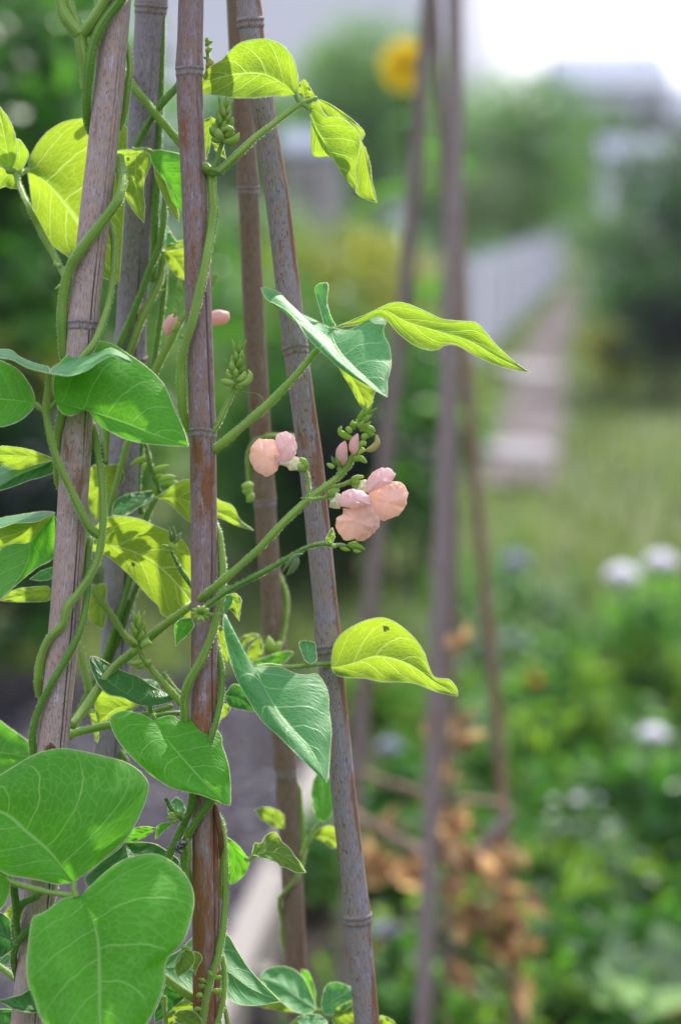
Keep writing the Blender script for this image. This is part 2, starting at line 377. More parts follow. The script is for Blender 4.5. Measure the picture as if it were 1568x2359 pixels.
def leaflet(parent, d, tile, mid, L, R_, tilt=(0, 0), mat='green', bow=.004, rip=.0012, fold=0.0, n=34, m=9, rim=True, name='leaflet', label=None, hole=None):
    mid = px(tile, mid)
    E = [np.concatenate([mid[:1], px(tile, e), mid[-1:]]) for e in (L, R_)]
    M = spline(mid, n); E = [spline(e, n) for e in E]
    ph = LRNG.uniform(0, 6.28, 4); t = np.linspace(0, 1, n)
    cols = []
    for sgn, e in ((-1, E[0]), (1, E[1])):
        w = np.linalg.norm((e - M)[:, :2], axis=1) / 100.0
        rows = []
        for k in range(m + 1):
            s = k / m
            p = M + (e - M) * s
            p[:, 2] += 100 * (bow * w * math.sin(math.pi * s) + fold * w * s + rip * np.sin(t * 15 + ph[0] + sgn) * s * s + rip * .6 * np.sin(t * 31 + ph[1] - sgn) * s**3 + rip * .8 * np.sin(t * 7 + ph[2]) * s)
            rows.append(p)
        cols.append(rows)
    grid = cols[0][:0:-1] + cols[1]                       # from left margin over the midrib to right margin
    G = np.stack(grid, 1)                                  # n x (2m+1) x 3
    u0, v0 = mid[0, 0], mid[0, 1]; sc_ = d / FPX if not callable(d) else 1.45 / FPX
    D = (d if not callable(d) else d(np.array([v0]))[0]) + G[..., 2] * .01 + (tilt[0] * (G[..., 0] - u0) + tilt[1] * (G[..., 1] - v0)) * sc_
    X = W(G[..., 0], G[..., 1], D); c = 2 * m + 1
    uv = np.stack(np.broadcast_arrays(t[:, None], np.linspace(0, 1, c)[None, :]), -1)
    F = [(i * c + j, i * c + j + 1, (i + 1) * c + j + 1, (i + 1) * c + j) for i in range(n - 1) for j in range(c - 1)]
    if hole is not None:                                   # an eaten hole
        hu, hv, hr = hole; cen = [(G.reshape(-1, 3)[list(q), :2].mean(0)) for q in F]
        F = [q for q, k in zip(F, cen) if (k[0] - hu)**2 + (k[1] - hv)**2 > hr * hr]
    g = Geo(); g.add(X.reshape(-1, 3), F, uv.reshape(-1, 2))
    if rim:
        for j in (0, c - 1):
            g.add(*tube(X[1:, j], np.full(n - 1, .00020), 5), 1)
        for q in (X[:, 0], X[:, -1]):
            hairs(g, q, np.full(n, .0002), 9000, .0007, .00010)
    o = g.build(name, [LEAF[mat], FUZZ], parent)
    if label: o['label'] = label
    return o
def bud(parent, d, tile, pts, w, mat='green', name='bud', prof=None, hair=.5):
    P = px(tile, pts); n = 16
    Q = spline(P, n) if len(P) > 2 else np.stack([np.linspace(P[0, k], P[-1, k], n) for k in range(3)], 1)
    D = depth_of(d, Q); X = W(Q[:, 0], Q[:, 1], D)
    t = np.linspace(0, 1, n)
    pr = np.interp(t, *zip(*(prof or ((0, .32), (.06, .55), (.2, .9), (.4, 1.0), (.62, .92), (.82, .6), (.94, .28), (1, .06)))))
    rad = pr * w * S9 / FPX * float(np.mean(D)) * .5
    g = Geo(); g.add(*tube(X, rad, 12))
    if hair: hairs(g, X, rad, 5000 * hair, .0006)
    return g.build(name, [BUD[mat] if mat in BUD else PETAL[mat], FUZZ], parent)
def cluster(parent, d, tile, a, b, n, width, size, seed, mat='green', up=.7):
    """tight spiral of unopened buds along an axis a -> b"""
    r = random.Random(seed); ax = np.array(b, float) - np.array(a, float); L = np.linalg.norm(ax); ax /= L
    pp = np.array((-ax[1], ax[0]))
    for i in range(n):
        t = i / (n - 1); th = i * 2.39996 + seed
        k = 1 - .62 * t; out = math.cos(th) * width * .5 * k
        dz = -math.sin(th) * width * .5 * k * S9 / FPX * 145
        base = np.array(a) + ax * L * t * .85 + pp * out * .35
        ln = size * (1.05 - .5 * t) * r.uniform(.85, 1.15)
        tip = base + pp * out * .75 + ax * ln * (up + .5 * t)
        w = ln * r.uniform(.42, .55)
        bud(parent, d, tile, [(*base, dz * .4), (*((base + tip) / 2 + pp * out * .12), dz * .9), (*tip, dz * 1.0)], w, mat)
    for i in range(3):
        q = np.array(b) - ax * size * .2 + pp * (i - 1) * size * .25
        e = q + ax * size * .8 + pp * (i - 1) * size * .25
        bud(parent, d, tile, [(*q, 0), (*e, -.05)], size * .2, mat, 'bract')
def petal(parent, d, tile, outline, bf, bb, mat, name='petal', rip=.0006, tilt=(0, 0), frill=9):
    P = spline(px(tile, outline), 56, closed=True); cen = P.mean(0); K = 12
    th = np.linspace(0, 2 * math.pi, 56, endpoint=False); a0 = len(outline) + cen[0]
    P = cen + (P - cen) * (1 + .022 * np.sin(th * 9 + a0) + .016 * np.sin(th * 16 + 2 * a0) + .012 * np.sin(th * 5 + a0))[:, None]
    g = Geo()
    for sgn, bl in ((-1, bf), (1, bb)):
        V = []; UV = []
        for k in range(K + 1):
            s = math.sin(k / K * math.pi / 2)
            p = cen + (P - cen) * s
            z = sgn * bl * (1 - s * s)**.8 + .0012 * s * np.sin(th * 3 + 2 * len(outline)) + .0005 * s * s * np.sin(th * 7 + len(outline)) + .00022 * s * np.sin(th * 13 + 5 * s) + rip * np.sin(th * frill + sgn) * s**3 + rip * .8 * np.sin(th * 4 + 1) * s * s
            D = d + p[:, 2] * .01 + z + (tilt[0] * (p[:, 0] - cen[0]) + tilt[1] * (p[:, 1] - cen[1])) * d / FPX
            V.append(W(p[:, 0], p[:, 1], D)); UV.append(np.stack([th / 6.2832, np.full(56, s)], 1))
        F = [(k * 56 + j, k * 56 + (j + 1) % 56, (k + 1) * 56 + (j + 1) % 56, (k + 1) * 56 + j) for k in range(K) for j in range(56)]
        if sgn > 0: F = [q[::-1] for q in F]
        g.add(np.concatenate(V), F, np.concatenate(UV))
    return g.build(name, [PETAL[mat] if mat in PETAL else BUD[mat]], parent)

# ------------------------------------------------------------------ the bamboo wigwam in front
TIE_V = -1200.0
def cane(name, label, mat, pts, d_top, d_bot, w, nodes, group, vfoot=6200.0, wtop=None, d_ref=2359.0, tie=TIE_V):
    """pts: centre line in photograph pixels; the cane runs on below the frame to the soil and up to the tie"""
    P = np.array(pts, float)
    df = lambda v: d_top + (d_bot - d_top) * (np.asarray(v, float) - tie) / (d_ref - tie)
    lo, hi = P[-1], P[0]
    k = (P[-1] - P[-3]) / (P[-1, 1] - P[-3, 1]); k2 = (P[2] - P[0]) / (P[2, 1] - P[0, 1])
    P = np.concatenate([[hi + k2 * (tie - hi[1])], P, [lo + k * (vfoot - lo[1])]])
    v = np.arange(tie, vfoot, 8.0); u = np.interp(v, P[:, 1], P[:, 0])
    # soften the kinks a little
    us = np.convolve(np.pad(u, 4, mode='edge'), np.ones(9) / 9, 'valid')
    D = df(v); X = W(us, v, D)
    keep = X[:, 2] > -.06
    X, v, D = X[keep], v[keep], D[keep]
    rad = w * .5 / FPX * D * np.interp(v, [tie, 0, 2359, vfoot], [.82, .97, 1.03, 1.12])
    for nv in nodes:
        up = np.clip((v - (nv - 95)) / 95, 0, 1) * (v <= nv) ; dn = np.clip(1 - (v - nv) / 40, 0, 1) * (v > nv)
        rad = rad * (1 + .13 * up**2.0 + .075 * dn**1.5)
    rad = rad * (1 + .012 * np.sin(v * .013 + w) + .008 * np.sin(v * .031))
    e = empty(name, X[-1] * [1, 1, 0], label, 'bamboo cane', group)
    V, F, UV = tube(X, rad, 30, ref=(0, -1, 0)); Geo().add(V, F, UV).build('culm', [mat], e)
    for nv in nodes:
        i = int(np.argmin(abs(v - nv))); c = X[i]; r = rad[i]
        T, a, b = frames(X, (0, -1, 0)); t = T[i]
        prof = [(-.0022, .985), (-.0016, 1.02), (-.0008, 1.055), (-.0002, 1.06), (.0004, 1.02), (.0009, .988), (.0016, 1.0), (.0030, 1.006), (.0037, 1.014), (.0041, 1.002), (.0050, .97)]
        PP = np.array([c + t * q[0] for q in prof]); rr = np.array([r * q[1] for q in prof])
        th = np.linspace(0, 2 * math.pi, 41)
        wob = .0005 * np.sin(th * 2 + nv) + .0003 * np.sin(th * 3 + 1)
        VV = PP[:, None] + rr[:, None, None] * (np.cos(th)[None, :, None] * -a[i] - np.sin(th)[None, :, None] * b[i]) + (wob[None, :, None] * t)
        FF = [(p * 41 + q, p * 41 + q + 1, (p + 1) * 41 + q + 1, (p + 1) * 41 + q) for p in range(len(prof) - 1) for q in range(40)]
        UU = np.stack(np.broadcast_arrays(np.linspace(0, 1, 41)[None, :], np.array([q[0] for q in prof])[:, None] * 3 + .3), -1)
        Geo().add(VV.reshape(-1, 3), FF, UU.reshape(-1, 2)).build('node_ring', [NODE], e)
    return e, df
NODE = cane_mat('bamboo_node', (.30, .24, .20), (.26, .22, .24), (.20, .13, .09), bare=.55, greys=.5, dark=.7)
C1M = cane_mat('bamboo_mauve', (.46, .31, .24), (.37, .31, .32), (.24, .12, .06), bare=.60, greys=.52, crack=[(.40, .012), (.36, .006)], dark=.55, low=(.95, 1.25, .02))
C2M = cane_mat('bamboo_grey', (.32, .27, .25), (.27, .24, .28), (.20, .14, .10), bare=.66, greys=.46, crack=[(.43, .01)], dark=.65)
C3M = cane_mat('bamboo_brown', (.30, .17, .11), (.275, .22, .25), (.26, .10, .03), bare=.565, greys=.50, crack=[(.39, .009), (.375, .005)], dark=.55, low=(.72, 1.10, .24))
C4M = cane_mat('bamboo_dull', (.24, .16, .10), (.22, .17, .15), (.20, .11, .06), bare=.58, greys=.55, dark=.5)
C5M = cane_mat('bamboo_bluegrey', (.38, .26, .17), (.275, .262, .305), (.25, .12, .06), bare=.59, greys=.47, dark=.8, side=(.43, .37, .13))
GF = 'canes of the near bean wigwam'
c1, D1 = cane('bamboo_cane', 'leftmost bamboo cane of the near wigwam, pinkish grey, wound with two vines', C1M,
    [(267, 0), (251, 198), (230, 397), (190, 742), (172, 1087), (149, 1440), (121, 1724), (97, 2025), (61, 2359)], 1.44, 1.425, 71, [742], GF)
c2, D2 = cane('bamboo_cane', 'thick blurred grey bamboo cane just behind the leftmost cane', C2M,
    [(349, 0), (335, 198), (322, 430), (307, 659), (287, 1021), (274, 1417), (253, 1712), (232, 2080), (215, 2359)], 1.475, 1.62, 72, [14, 826], GF)
c3, D3 = cane('bamboo_cane', 'upright sharp bamboo cane at centre of the near wigwam, rusty brown low down', C3M,
    [(440, 0), (436, 158), (437, 231), (449, 461), (458, 725), (467, 987), (470, 1252), (471, 1646), (474, 2005), (476, 2359)], 1.445, 1.445, 61, [158, 990], GF)
c4, D4 = cane('bamboo_cane', 'slim dull brown bamboo cane at the back of the near wigwam', C4M,
    [(545, 0), (556, 220), (572, 430), (584, 725), (609, 1149), (625, 1384), (659, 1778), (673, 2038), (688, 2359)], 1.50, 1.70, 49, [430, 1150, 1775], GF)
c5, D5 = cane('bamboo_cane', 'leaning blue grey bamboo cane on the right side of the near wigwam', C5M,
    [(573, 0), (576, 55), (602, 225), (640, 461), (679, 795), (719, 1087), (752, 1417), (757, 1491), (793, 1845), (823, 2113), (845, 2359)], 1.455, 1.52, 57, [52, 797, 1490, 2113], GF)
# a sliver peeling from the centre cane, and the torn branch scar low on the leftmost one
g = NT('peeled_bamboo'); PEEL = g.done(g.pbr(g.mix(g.noise(g.obj(), 250.0, 3.0), (.05, .025, .012), (.20, .085, .03)), .6))
Q = spline(px('J', [(255, 0, -.1), (282, 60, -.3), (300, 160, -.55), (318, 260, -.5), (322, 330, -.3), (312, 420, 0)]), 26); X = W(Q[:, 0], Q[:, 1], 1.442 + Q[:, 2] * .01)
Geo().add(*tube(X, .0021 * np.interp(np.linspace(0, 1, 26), [0, .15, .8, 1], [.5, 1, .9, .15]), 8)).build('peeling_strip', [PEEL], c3)
gs = Geo(); rs = random.Random(4)
for i in range(16):
    x, y = 320 + i * 4.4 + rs.uniform(-3, 3), 1000 + abs(i - 8) * 5 + rs.uniform(-8, 8)
    Q = px('G', [(x, y), (x + rs.uniform(-16, 16), y + rs.uniform(14, 42))]); gs.add(*tube(W(Q[:, 0], Q[:, 1], D1(Q[:, 1]) - np.array((.0098, .0115))), (.0008, .0003), 5))
gs.build('branch_scar', [PEEL], c1)
# twine round the top of the wigwam
top = W(410, TIE_V + 60, 1.46)
g = Geo(); th = np.linspace(0, 2 * math.pi * 7, 240)
g.add(*tube(np.stack([top[0] + .048 * np.cos(th), top[1] + .035 * np.sin(th), top[2] + .006 * th / 6.28 - .02], 1), np.full(240, .0022), 6))
gm = NT('jute'); JUTE = gm.done(gm.pbr(gm.mix(gm.noise(gm.obj(), 400.0), (.22, .15, .08), (.36, .27, .16)), .85))
tag(g.build('twine', [JUTE]), 'jute twine wound round the top of the near wigwam', 'twine')

# ------------------------------------------------------------------ runner bean plants on the near wigwam
def foot(u, v, d): return W(u, v, d) * [1, 1, 0]
def plant(u, d, label):
    k = (EYE[2] - d * SP) / CP * FPX / d + 1179.5
    return empty('bean_plant', W(u, k, d) * [1, 1, 0], label, 'bean plant', 'runner bean plants climbing the near wigwam')
p1 = plant(20, 1.42, 'runner bean plant twining up the leftmost cane with the largest broad leaves')
p2 = plant(250, 1.55, 'runner bean plant with several straight stems between the leftmost and centre canes')
p3 = plant(490, 1.45, 'runner bean plant twining up the centre cane, bearing the peach flowers')
p4 = plant(690, 1.68, 'blurred young bean plant climbing the slim brown cane at the back')

# ---- plant on the left cane
stem(p1, D1, 'A', [(905, -330, -1.0), (890, -120, -1.35), (830, 10, -1.35), (725, 150, -1.35), (650, 320, -1.2), (615, 540, -.9), (603, 720, -.4), (612, 850, .3), (660, 950, 1.2), (740, 1010, 1.5)], 82, 62, 'green')
f1 = stem(p1, D1, 'A', [(600, 620, -.6), (590, 430, -.8), (566, 300, -.8), (565, 235, -.9)], 70, 95, 'light')
for q, w0, w1 in (([(560, 240, -.9), (470, 130, -.8), (440, 60, -.7), (415, -60, -.6), (380, -200, -.4)], 95, 80), ([(570, 235, -.9), (530, 130, -.8), (500, 60, -.8), (470, -60, -.6)], 60, 62), ([(575, 235, -1.0), (650, 130, -1.2), (730, 0, -1.3), (800, -120, -1.35)], 80, 62)):
    stem(p1, D1, 'A', q, w0, w1, 'light')
stem(p1, D1, 'A', [(620, 250, -.9), (655, 190, -.8), (680, 90, -.5), (660, -40, -.2)], 20, 26, 'light')
stem(p1, D1, 'A', [(830, 1090, 1.5), (840, 1180, .9), (852, 1260, -.3), (820, 1394, -1.3), 'C', (700, 170, -1.4), (560, 350, -1.35), (480, 490, -.9), (440, 680, -.6), (432, 880, -.3), (450, 1080, .3), (500, 1200, 1.3)], 70, 74, 'light')
stem(p1, D1, 'C', [(760, 160, 1.4), (790, 260, .7), (797, 400, .2), (775, 620, 0), (735, 800, -.7), (660, 990, -1.2), (560, 1120, -1.4), (450, 1340, -1.3), 'E', (425, 120, -.8), (398, 260, -.3), (392, 400, .2), (405, 560, .8), (440, 640, 1.5)], 44, 58, 'light')
stem(p1, D1, 'A', [(850, 260, 1.3), (890, 340, .9), (908, 470, .6), (890, 600, .7), (870, 760, 1.0), (830, 900, 1.4)], 48, 44, 'light')
stem(p1, D1, 'E', [(590, 60, 1.2), (650, 190, .6), (685, 380, -.1), (712, 580, -.5), (722, 750, -.7), (716, 900, -.9), (690, 1080, -1.0), (640, 1210, -1.2), (560, 1330, -1.35), (470, 1450, -1.4), 'G', (440, 170, -1.3), (345, 270, -1.0), (285, 410, -.4), (268, 540, .1), (275, 640, .7), (320, 730, 1.4)], 44, 64, 'light')
stem(p1, D1, 'E', [(630, 960, .9), (612, 1080, .4), (612, 1250, -.2), (605, 1390, -.6), 'G', (600, 30, -.8), (560, 210, -1.2), (470, 400, -1.4), (350, 600, -1.3), (262, 790, -.8), (226, 950, -.4), (236, 1100, .2), 'I', (230, 150, 1.3), (300, 420, 1.4), (330, 600, .4), (250, 680, -1.2), (150, 740, -1.3), (105, 860, -.6), (120, 1000, .5), (200, 1200, 1.4), (260, 1500, 1.3), (220, 2100, 1.3), (60, 4200, 1.0), (20, 5200, .8)], 50, 56, 'green', n=150)
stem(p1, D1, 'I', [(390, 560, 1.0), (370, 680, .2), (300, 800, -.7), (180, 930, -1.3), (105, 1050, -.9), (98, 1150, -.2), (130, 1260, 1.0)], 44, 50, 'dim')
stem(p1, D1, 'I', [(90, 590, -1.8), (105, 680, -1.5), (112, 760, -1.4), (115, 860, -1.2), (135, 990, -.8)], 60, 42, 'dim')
# leaves of the left cane
s = stem(p1, 1.45, 'A', [(105, 1200, 1.5), (135, 1290, 1.2), (190, 1420, -.6), (260, 1560, 0), 'C', (300, 250, .1), (370, 370, 0), (420, 470, -.6), (460, 545, -1.2)], 34, 50, 'light', 'leaf_stalk')
stem(s, 1.46, 'A', [(50, 1185, .3), (85, 1190, .5), (125, 1205, 1.0), (195, 1180, 2.6)], 50, 30, 'light', 'leaf_joint')
leaflet(s, 1.50, 'A', [(195, 1175, -1.2), (340, 1290, -.4), (480, 1460, .3), (640, 1700, .8), (830, 1980, 1.0)], [(205, 1280), (240, 1500), (320, 1680), (400, 1735), (500, 1805), (620, 1880), (760, 1950)], [(205, 1100), (260, 1000), (330, 915), (420, 857), (500, 832), (610, 822), (720, 822), (850, 850), (884, 890), (886, 1000), (874, 1300), (856, 1600), (838, 1880)], (0, .12), 'lit', bow=.002)
leaflet(s, 1.462, 'A', [(75, 1180), (40, 1000), (0, 800), (-80, 600)], [(20, 1170), (-80, 1050), (-140, 850)], [(100, 1140), (118, 1050), (98, 910), (55, 815), (0, 745), (-60, 660)], (0, .1), 'lit')
leaflet(s, 1.475, 'A', [(150, 1190), (60, 1170), (-80, 1180)], [(130, 1305), (90, 1312), (40, 1298), (-20, 1308)], [(200, 1080), (165, 1005), (118, 965), (40, 1000), (-20, 1080)], (0, .3), 'lit')
stem(p1, 1.425, 'C', [(375, 440, 0), (395, 450, 0), (420, 460, -.2)], 26, 30, 'light', 'stipule', .3)
bud(p1, 1.425, 'C', [(450, 580), (415, 600), (380, 620)], 34, 'green', 'stipule', ((0, .8), (.5, .9), (1, .05)))
# the big trifoliate leaf in the middle left
s = stem(p1, D1, 'C', [(345, 1205, -2.6), (330, 1330, -2.4), (320, 1450, -2.2), 'E', (327, 130, -2.1), (372, 330, -2.0), (440, 510, -1.9), (520, 680, -1.7), (580, 810, -1.5), (625, 890, -1.2), (690, 940, -.7)], 42, 60, 'light', 'leaf_stalk')
stem(s, 1.41, 'C', [(245, 1418), (275, 1445), (318, 1466), (352, 1445), (388, 1405)], 40, 32, 'light', 'leaf_joint')
leaflet(s, 1.408, 'C', [(385, 1402), (640, 1480), (860, 1553), (1060, 1630), (1314, 1716)], [(372, 1300), (388, 1200), (440, 1105), (560, 1018), (640, 992), (715, 984), (790, 1005), (900, 1078), (1000, 1145), (1090, 1225), (1150, 1300), (1190, 1390), (1230, 1490), (1280, 1600)], [(405, 1450), (440, 1492), (490, 1503), (530, 1490), (568, 1460), (605, 1462), (650, 1510), (710, 1580), (790, 1625), (880, 1668), (1020, 1698), (1200, 1714)], (.15, -.55), 'green', bow=-.003)
leaflet(s, 1.41, 'C', [(248, 1418), (100, 1395), (-60, 1380), (-200, 1350)], [(225, 1460), (150, 1530), (60, 1570), (0, 1578), (-120, 1500)], [(232, 1340), (190, 1260), (120, 1178), (50, 1140), (0, 1118), (-120, 1150)], (-.1, -.5), 'green')
leaflet(s, 1.395, 'C', [(345, 1208, .3), (500, 1175, -.6), (640, 1125, -1.0), (770, 1075, -1.0), (918, 1128, -.6)], [(370, 1165, 2.0), (430, 1128, 3), (550, 1080, 3.0), (680, 1068, 2.2), (770, 1033, 1.5), (865, 1078, .8)], [(400, 1216, -.8), (480, 1226, -1.6), (600, 1190, -2), (690, 1128, -1.6), (780, 1085, -1.2), (850, 1112, -.8), (910, 1140, -.6)], (0, 0), 'blue', rip=.0003)
leaflet(s, 1.395, 'C', [(345, 1208, .3), (220, 1150, -.3), (80, 1090, -.5), (-80, 1070, -.5)], [(340, 1165, 2.0), (250, 1140, 2.6), (150, 1100, 2.8), (80, 1048, 2.4), (0, 1040, 2)], [(300, 1197, -.8), (200, 1172, -1.4), (80, 1112, -1.6), (0, 1100, -1.4)], (0, 0), 'blue', rip=.0003)
# left edge, middle height
leaflet(p1, 1.47, 'E', [(375, 412), (200, 395), (0, 385), (-120, 390)], [(320, 455), (150, 487), (0, 445)], [(300, 378), (200, 345), (100, 328), (0, 326)], (0, .2), 'lit')
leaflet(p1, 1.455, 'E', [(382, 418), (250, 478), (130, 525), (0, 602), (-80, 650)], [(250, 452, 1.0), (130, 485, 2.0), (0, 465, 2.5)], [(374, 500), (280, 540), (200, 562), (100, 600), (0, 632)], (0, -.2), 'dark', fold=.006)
leaflet(p1, 1.475, 'E', [(380, 800), (200, 900), (0, 965), (-100, 980)], [(220, 985), (100, 1020), (0, 1042)], [(250, 838), (150, 825), (60, 850), (0, 892)], (0, .2), 'lit')
leaflet(p1, 1.46, 'E', [(385, 785), (200, 825), (0, 862), (-60, 870)], [(250, 850, -1), (100, 860, -1), (0, 892, -1)], [(300, 778, 2), (200, 792, 3), (60, 812, 3), (0, 828, 3)], (0, 0), 'blue')
leaflet(p1, 1.43, 'E', [(380, 788), (290, 895), (212, 1000), (204, 1090), (150, 1220), (0, 1395)], [(210, 995, 1.4), (100, 1002, 2.4), (0, 1045, 3.0), (-60, 1180, 2.5), (-30, 1330, .8)], [(395, 850), (400, 960), (378, 1095), (250, 1175), (110, 1292)], (0, -.1), 'green', fold=.004)
leaflet(p1, 1.485, 'E', [(360, 1340), (220, 1355), (0, 1398)], [(340, 1398), (220, 1408), (80, 1406)], [(330, 1300), (220, 1305), (100, 1325)], (0, .2), 'lit')
leaflet(p1, 1.48, 'E', [(375, 1165), (310, 1215), (205, 1250)], [(290, 1190), (240, 1225)], [(372, 1200), (350, 1250), (270, 1260)], (0, -.8), 'blue')
leaflet(p1, 1.53, 'G', [(-120, 1050), (40, 1070), (235, 1100)], [(-40, 840), (60, 890), (140, 945), (205, 1000)], [(-60, 1240), (60, 1195), (140, 1150), (210, 1118)], (0, -.6), 'green')
# bottom left: the largest leaves
s = stem(p1, 1.375, 'I', [(545, 683, -.4), (400, 665, -.2), (250, 635, 0), (95, 588, .4), (60, 555, .8)], 34, 44, 'light', 'leaf_stalk')
stem(s, 1.372, 'I', [(530, 690, -.2), (516, 640, 0), (514, 580, .3)], 48, 34, 'light', 'leaf_joint')
leaflet(s, 1.378, 'I', [(515, 582), (340, 370), (185, 235), (40, 110), (-220, 20)], [(400, 596), (250, 565), (120, 545), (50, 530), (-120, 420), (-220, 250)], [(640, 490), (750, 400), (880, 282), (960, 150), (1005, 40), (1030, -40), (1038, -90), (1010, -150), (950, -210), (850, -264), (700, -300), (550, -335), (420, -349), (290, -325), (200, -285), (120, -238), (0, -165), (-150, -90)], (0.05, -.38), 'green', bow=-.004, n=46, m=14)
leaflet(s, 1.372, 'I', [(560, 684), (625, 790), (680, 980), (690, 1200), (695, 1500), (705, 1850)], [(450, 695), (380, 740), (300, 800), (232, 824), (212, 900), (200, 1000), (186, 1150), (196, 1280), (240, 1400), (285, 1530), (420, 1700), (560, 1800)], [(600, 640), (700, 545), (830, 443), (960, 396), (1080, 386), (1180, 428), (1265, 500), (1308, 560), (1345, 640), (1348, 760), (1312, 900), (1275, 1000), (1190, 1082), (1152, 1150), (1145, 1290), (1100, 1420), (1030, 1560), (880, 1740)], (.05, -.55), 'green', bow=-.005, n=46, m=14)
leaflet(s, 1.39, 'I', [(65, 555), (0, 535), (-120, 500)], [(68, 640), (40, 720), (0, 772), (-80, 760)], [(40, 480), (0, 388), (-80, 350)], (0, -.4), 'green')
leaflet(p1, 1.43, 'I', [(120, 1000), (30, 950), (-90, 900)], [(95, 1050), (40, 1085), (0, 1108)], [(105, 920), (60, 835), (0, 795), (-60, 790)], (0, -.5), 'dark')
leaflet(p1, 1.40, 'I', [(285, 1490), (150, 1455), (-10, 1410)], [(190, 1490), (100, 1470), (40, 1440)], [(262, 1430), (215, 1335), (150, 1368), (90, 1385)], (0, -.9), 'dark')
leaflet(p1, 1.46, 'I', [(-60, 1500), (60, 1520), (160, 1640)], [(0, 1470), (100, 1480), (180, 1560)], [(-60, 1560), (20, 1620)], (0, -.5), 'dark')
stem(p1, 1.44, 'I', [(-60, 1140, .6), (30, 1195, .2), (112, 1258, -.4)], 46, 46, 'light', 'leaf_stalk')
leaflet(p1, 1.50, 'I', [(160, 760), (100, 800), (20, 860)], [(150, 850), (60, 900)], [(90, 740), (40, 790)], (0, .2), 'lit')
leaflet(p1, 1.47, 'I', [(80, 1080), (40, 1140), (0, 1175)], [(30, 1100), (0, 1140)], [(80, 1110), (50, 1150)], (0, -.6), 'blue')

# ---- plant with the straight stems between the canes
s2 = stem(p2, D2, 'A', [(820, 430, 1.2), (870, 525, -.9), (960, 640, -1.8), (1050, 750, -2.1), (1150, 870, -2.2), (1250, 990, -1.8), (1330, 1080, -.8)], 62, 54, 'light')
stem(p2, D2, 'A', [(1330, 500, -1.2), (1215, 625, -1.4), (1120, 730, -1.6), (1040, 850, -1.6), (985, 950, -1.6), (945, 1035, -1.7), (930, 1080, -1.2)], 50, 50, 'green')
stem(p2, D2, 'A', [(1140, -200, -.4), (1135, 300, -.3), (1125, 620, -.2), (1115, 850, -.3), (1105, 1100, -.6), (1085, 1400, -.8), 'C', (1080, 200, -1.0), (1072, 400, -1.0), (1060, 560, -.9)], 24, 56, 'green')
stem(p2, D2, 'A', [(1150, 1180, -.3), (1150, 1394, -.6), 'C', (1140, 150, -1.2), (1110, 320, -1.4), (1050, 470, -1.6), (980, 660, -1.7), (900, 860, -1.7), (830, 1020, -1.6), (760, 1200, -1.2), (720, 1500, -.4)], 40, 62, 'green')
stem(p2, D2, 'C', [(1135, 360, -.2), (1130, 450, -.3), (1110, 570, -.8), (1080, 640, -1.2), (1000, 800, -1.6), (910, 1040, -1.5), (820, 1280, -1.0), 'E', (745, 100, -.2), (742, 260, .2), (755, 430, .3)], 52, 52, 'light')
stem(p2, D2, 'C', [(1150, 380, .4), (1148, 560, .3), (1130, 760, .2), (1095, 1000, .1), (1065, 1180, 0), (1020, 1400, .1), 'E', (960, 600, .1), (975, 700, .1), (985, 790, .1)], 36, 40, 'green')
stem(p2, D2, 'E', [(905, 240, -1.6), (880, 330, -1.7), (838, 480, -1.7), (795, 640, -1.7), (768, 760, -1.6), (752, 890, -1.5)], 46, 44, 'light')
stem(p2, D2, 'E', [(1130, 620, 1.0), (1080, 700, .6), (1030, 800, .2), (985, 960, -.2), (920, 1200, -1.0), (870, 1390, -1.3), (800, 1600, -1.3), 'G', (735, 400, -1.3), (620, 650, -1.2), (520, 850, -1.0), (480, 960, -.5)], 40, 52, 'green')
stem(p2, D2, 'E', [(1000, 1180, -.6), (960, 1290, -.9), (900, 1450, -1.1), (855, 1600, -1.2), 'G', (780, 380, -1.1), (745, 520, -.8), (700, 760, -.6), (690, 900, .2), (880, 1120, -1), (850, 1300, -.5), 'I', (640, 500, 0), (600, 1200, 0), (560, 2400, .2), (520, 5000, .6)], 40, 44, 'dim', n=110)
stem(p2, D2, 'E', [(620, 1290, -2.0), (700, 1400, -1.9), (780, 1500, -1.8), 'G', (850, 220, -1.7), (900, 290, -1.4)], 44, 44, 'light')
s = stem(p2, 1.50, 'A', [(930, 1045, -.9), (985, 1040, -1.0), (1035, 1045, -1.0), (1070, 1060, -.6)], 30, 28, 'light', 'leaf_stalk')
leaflet(s, 1.475, 'A', [(950, 1050), (945, 1180), (950, 1310), (975, 1430), (1004, 1552)], [(880, 1040), (800, 1058), (783, 1110), (795, 1190), (840, 1280), (885, 1390), (940, 1480)], [(1000, 1048), (1050, 1085), (1048, 1145), (1012, 1235), (999, 1330), (1010, 1430)], (.25, .1), 'young', fold=.004)
leaflet(s, 1.475, 'A', [(1045, 1065), (1130, 1180), (1212, 1320), (1304, 1514)], [(1055, 1120), (1105, 1205), (1165, 1280), (1192, 1380), (1240, 1450)], [(1090, 1043), (1200, 1058), (1300, 1092), (1322, 1150), (1303, 1250), (1300, 1400)], (-.3, -.25), 'green', bow=-.003)
leaflet(s, 1.485, 'A', [(1060, 1100), (1120, 1260), (1190, 1420), (1250, 1543)], [(1085, 1230), (1150, 1395), (1215, 1505)], [(1130, 1215), (1195, 1370), (1246, 1480)], (0, .2), 'young')
for q in ([(930, 1045), (925, 1020)], [(1000, 1045), (1015, 1030), (1030, 1028)], [(1060, 1050), (1085, 1052)]):
    bud(s, 1.482, 'A', q, 22, 'green', 'stipule', ((0, .8), (.5, .9), (1, .05)))
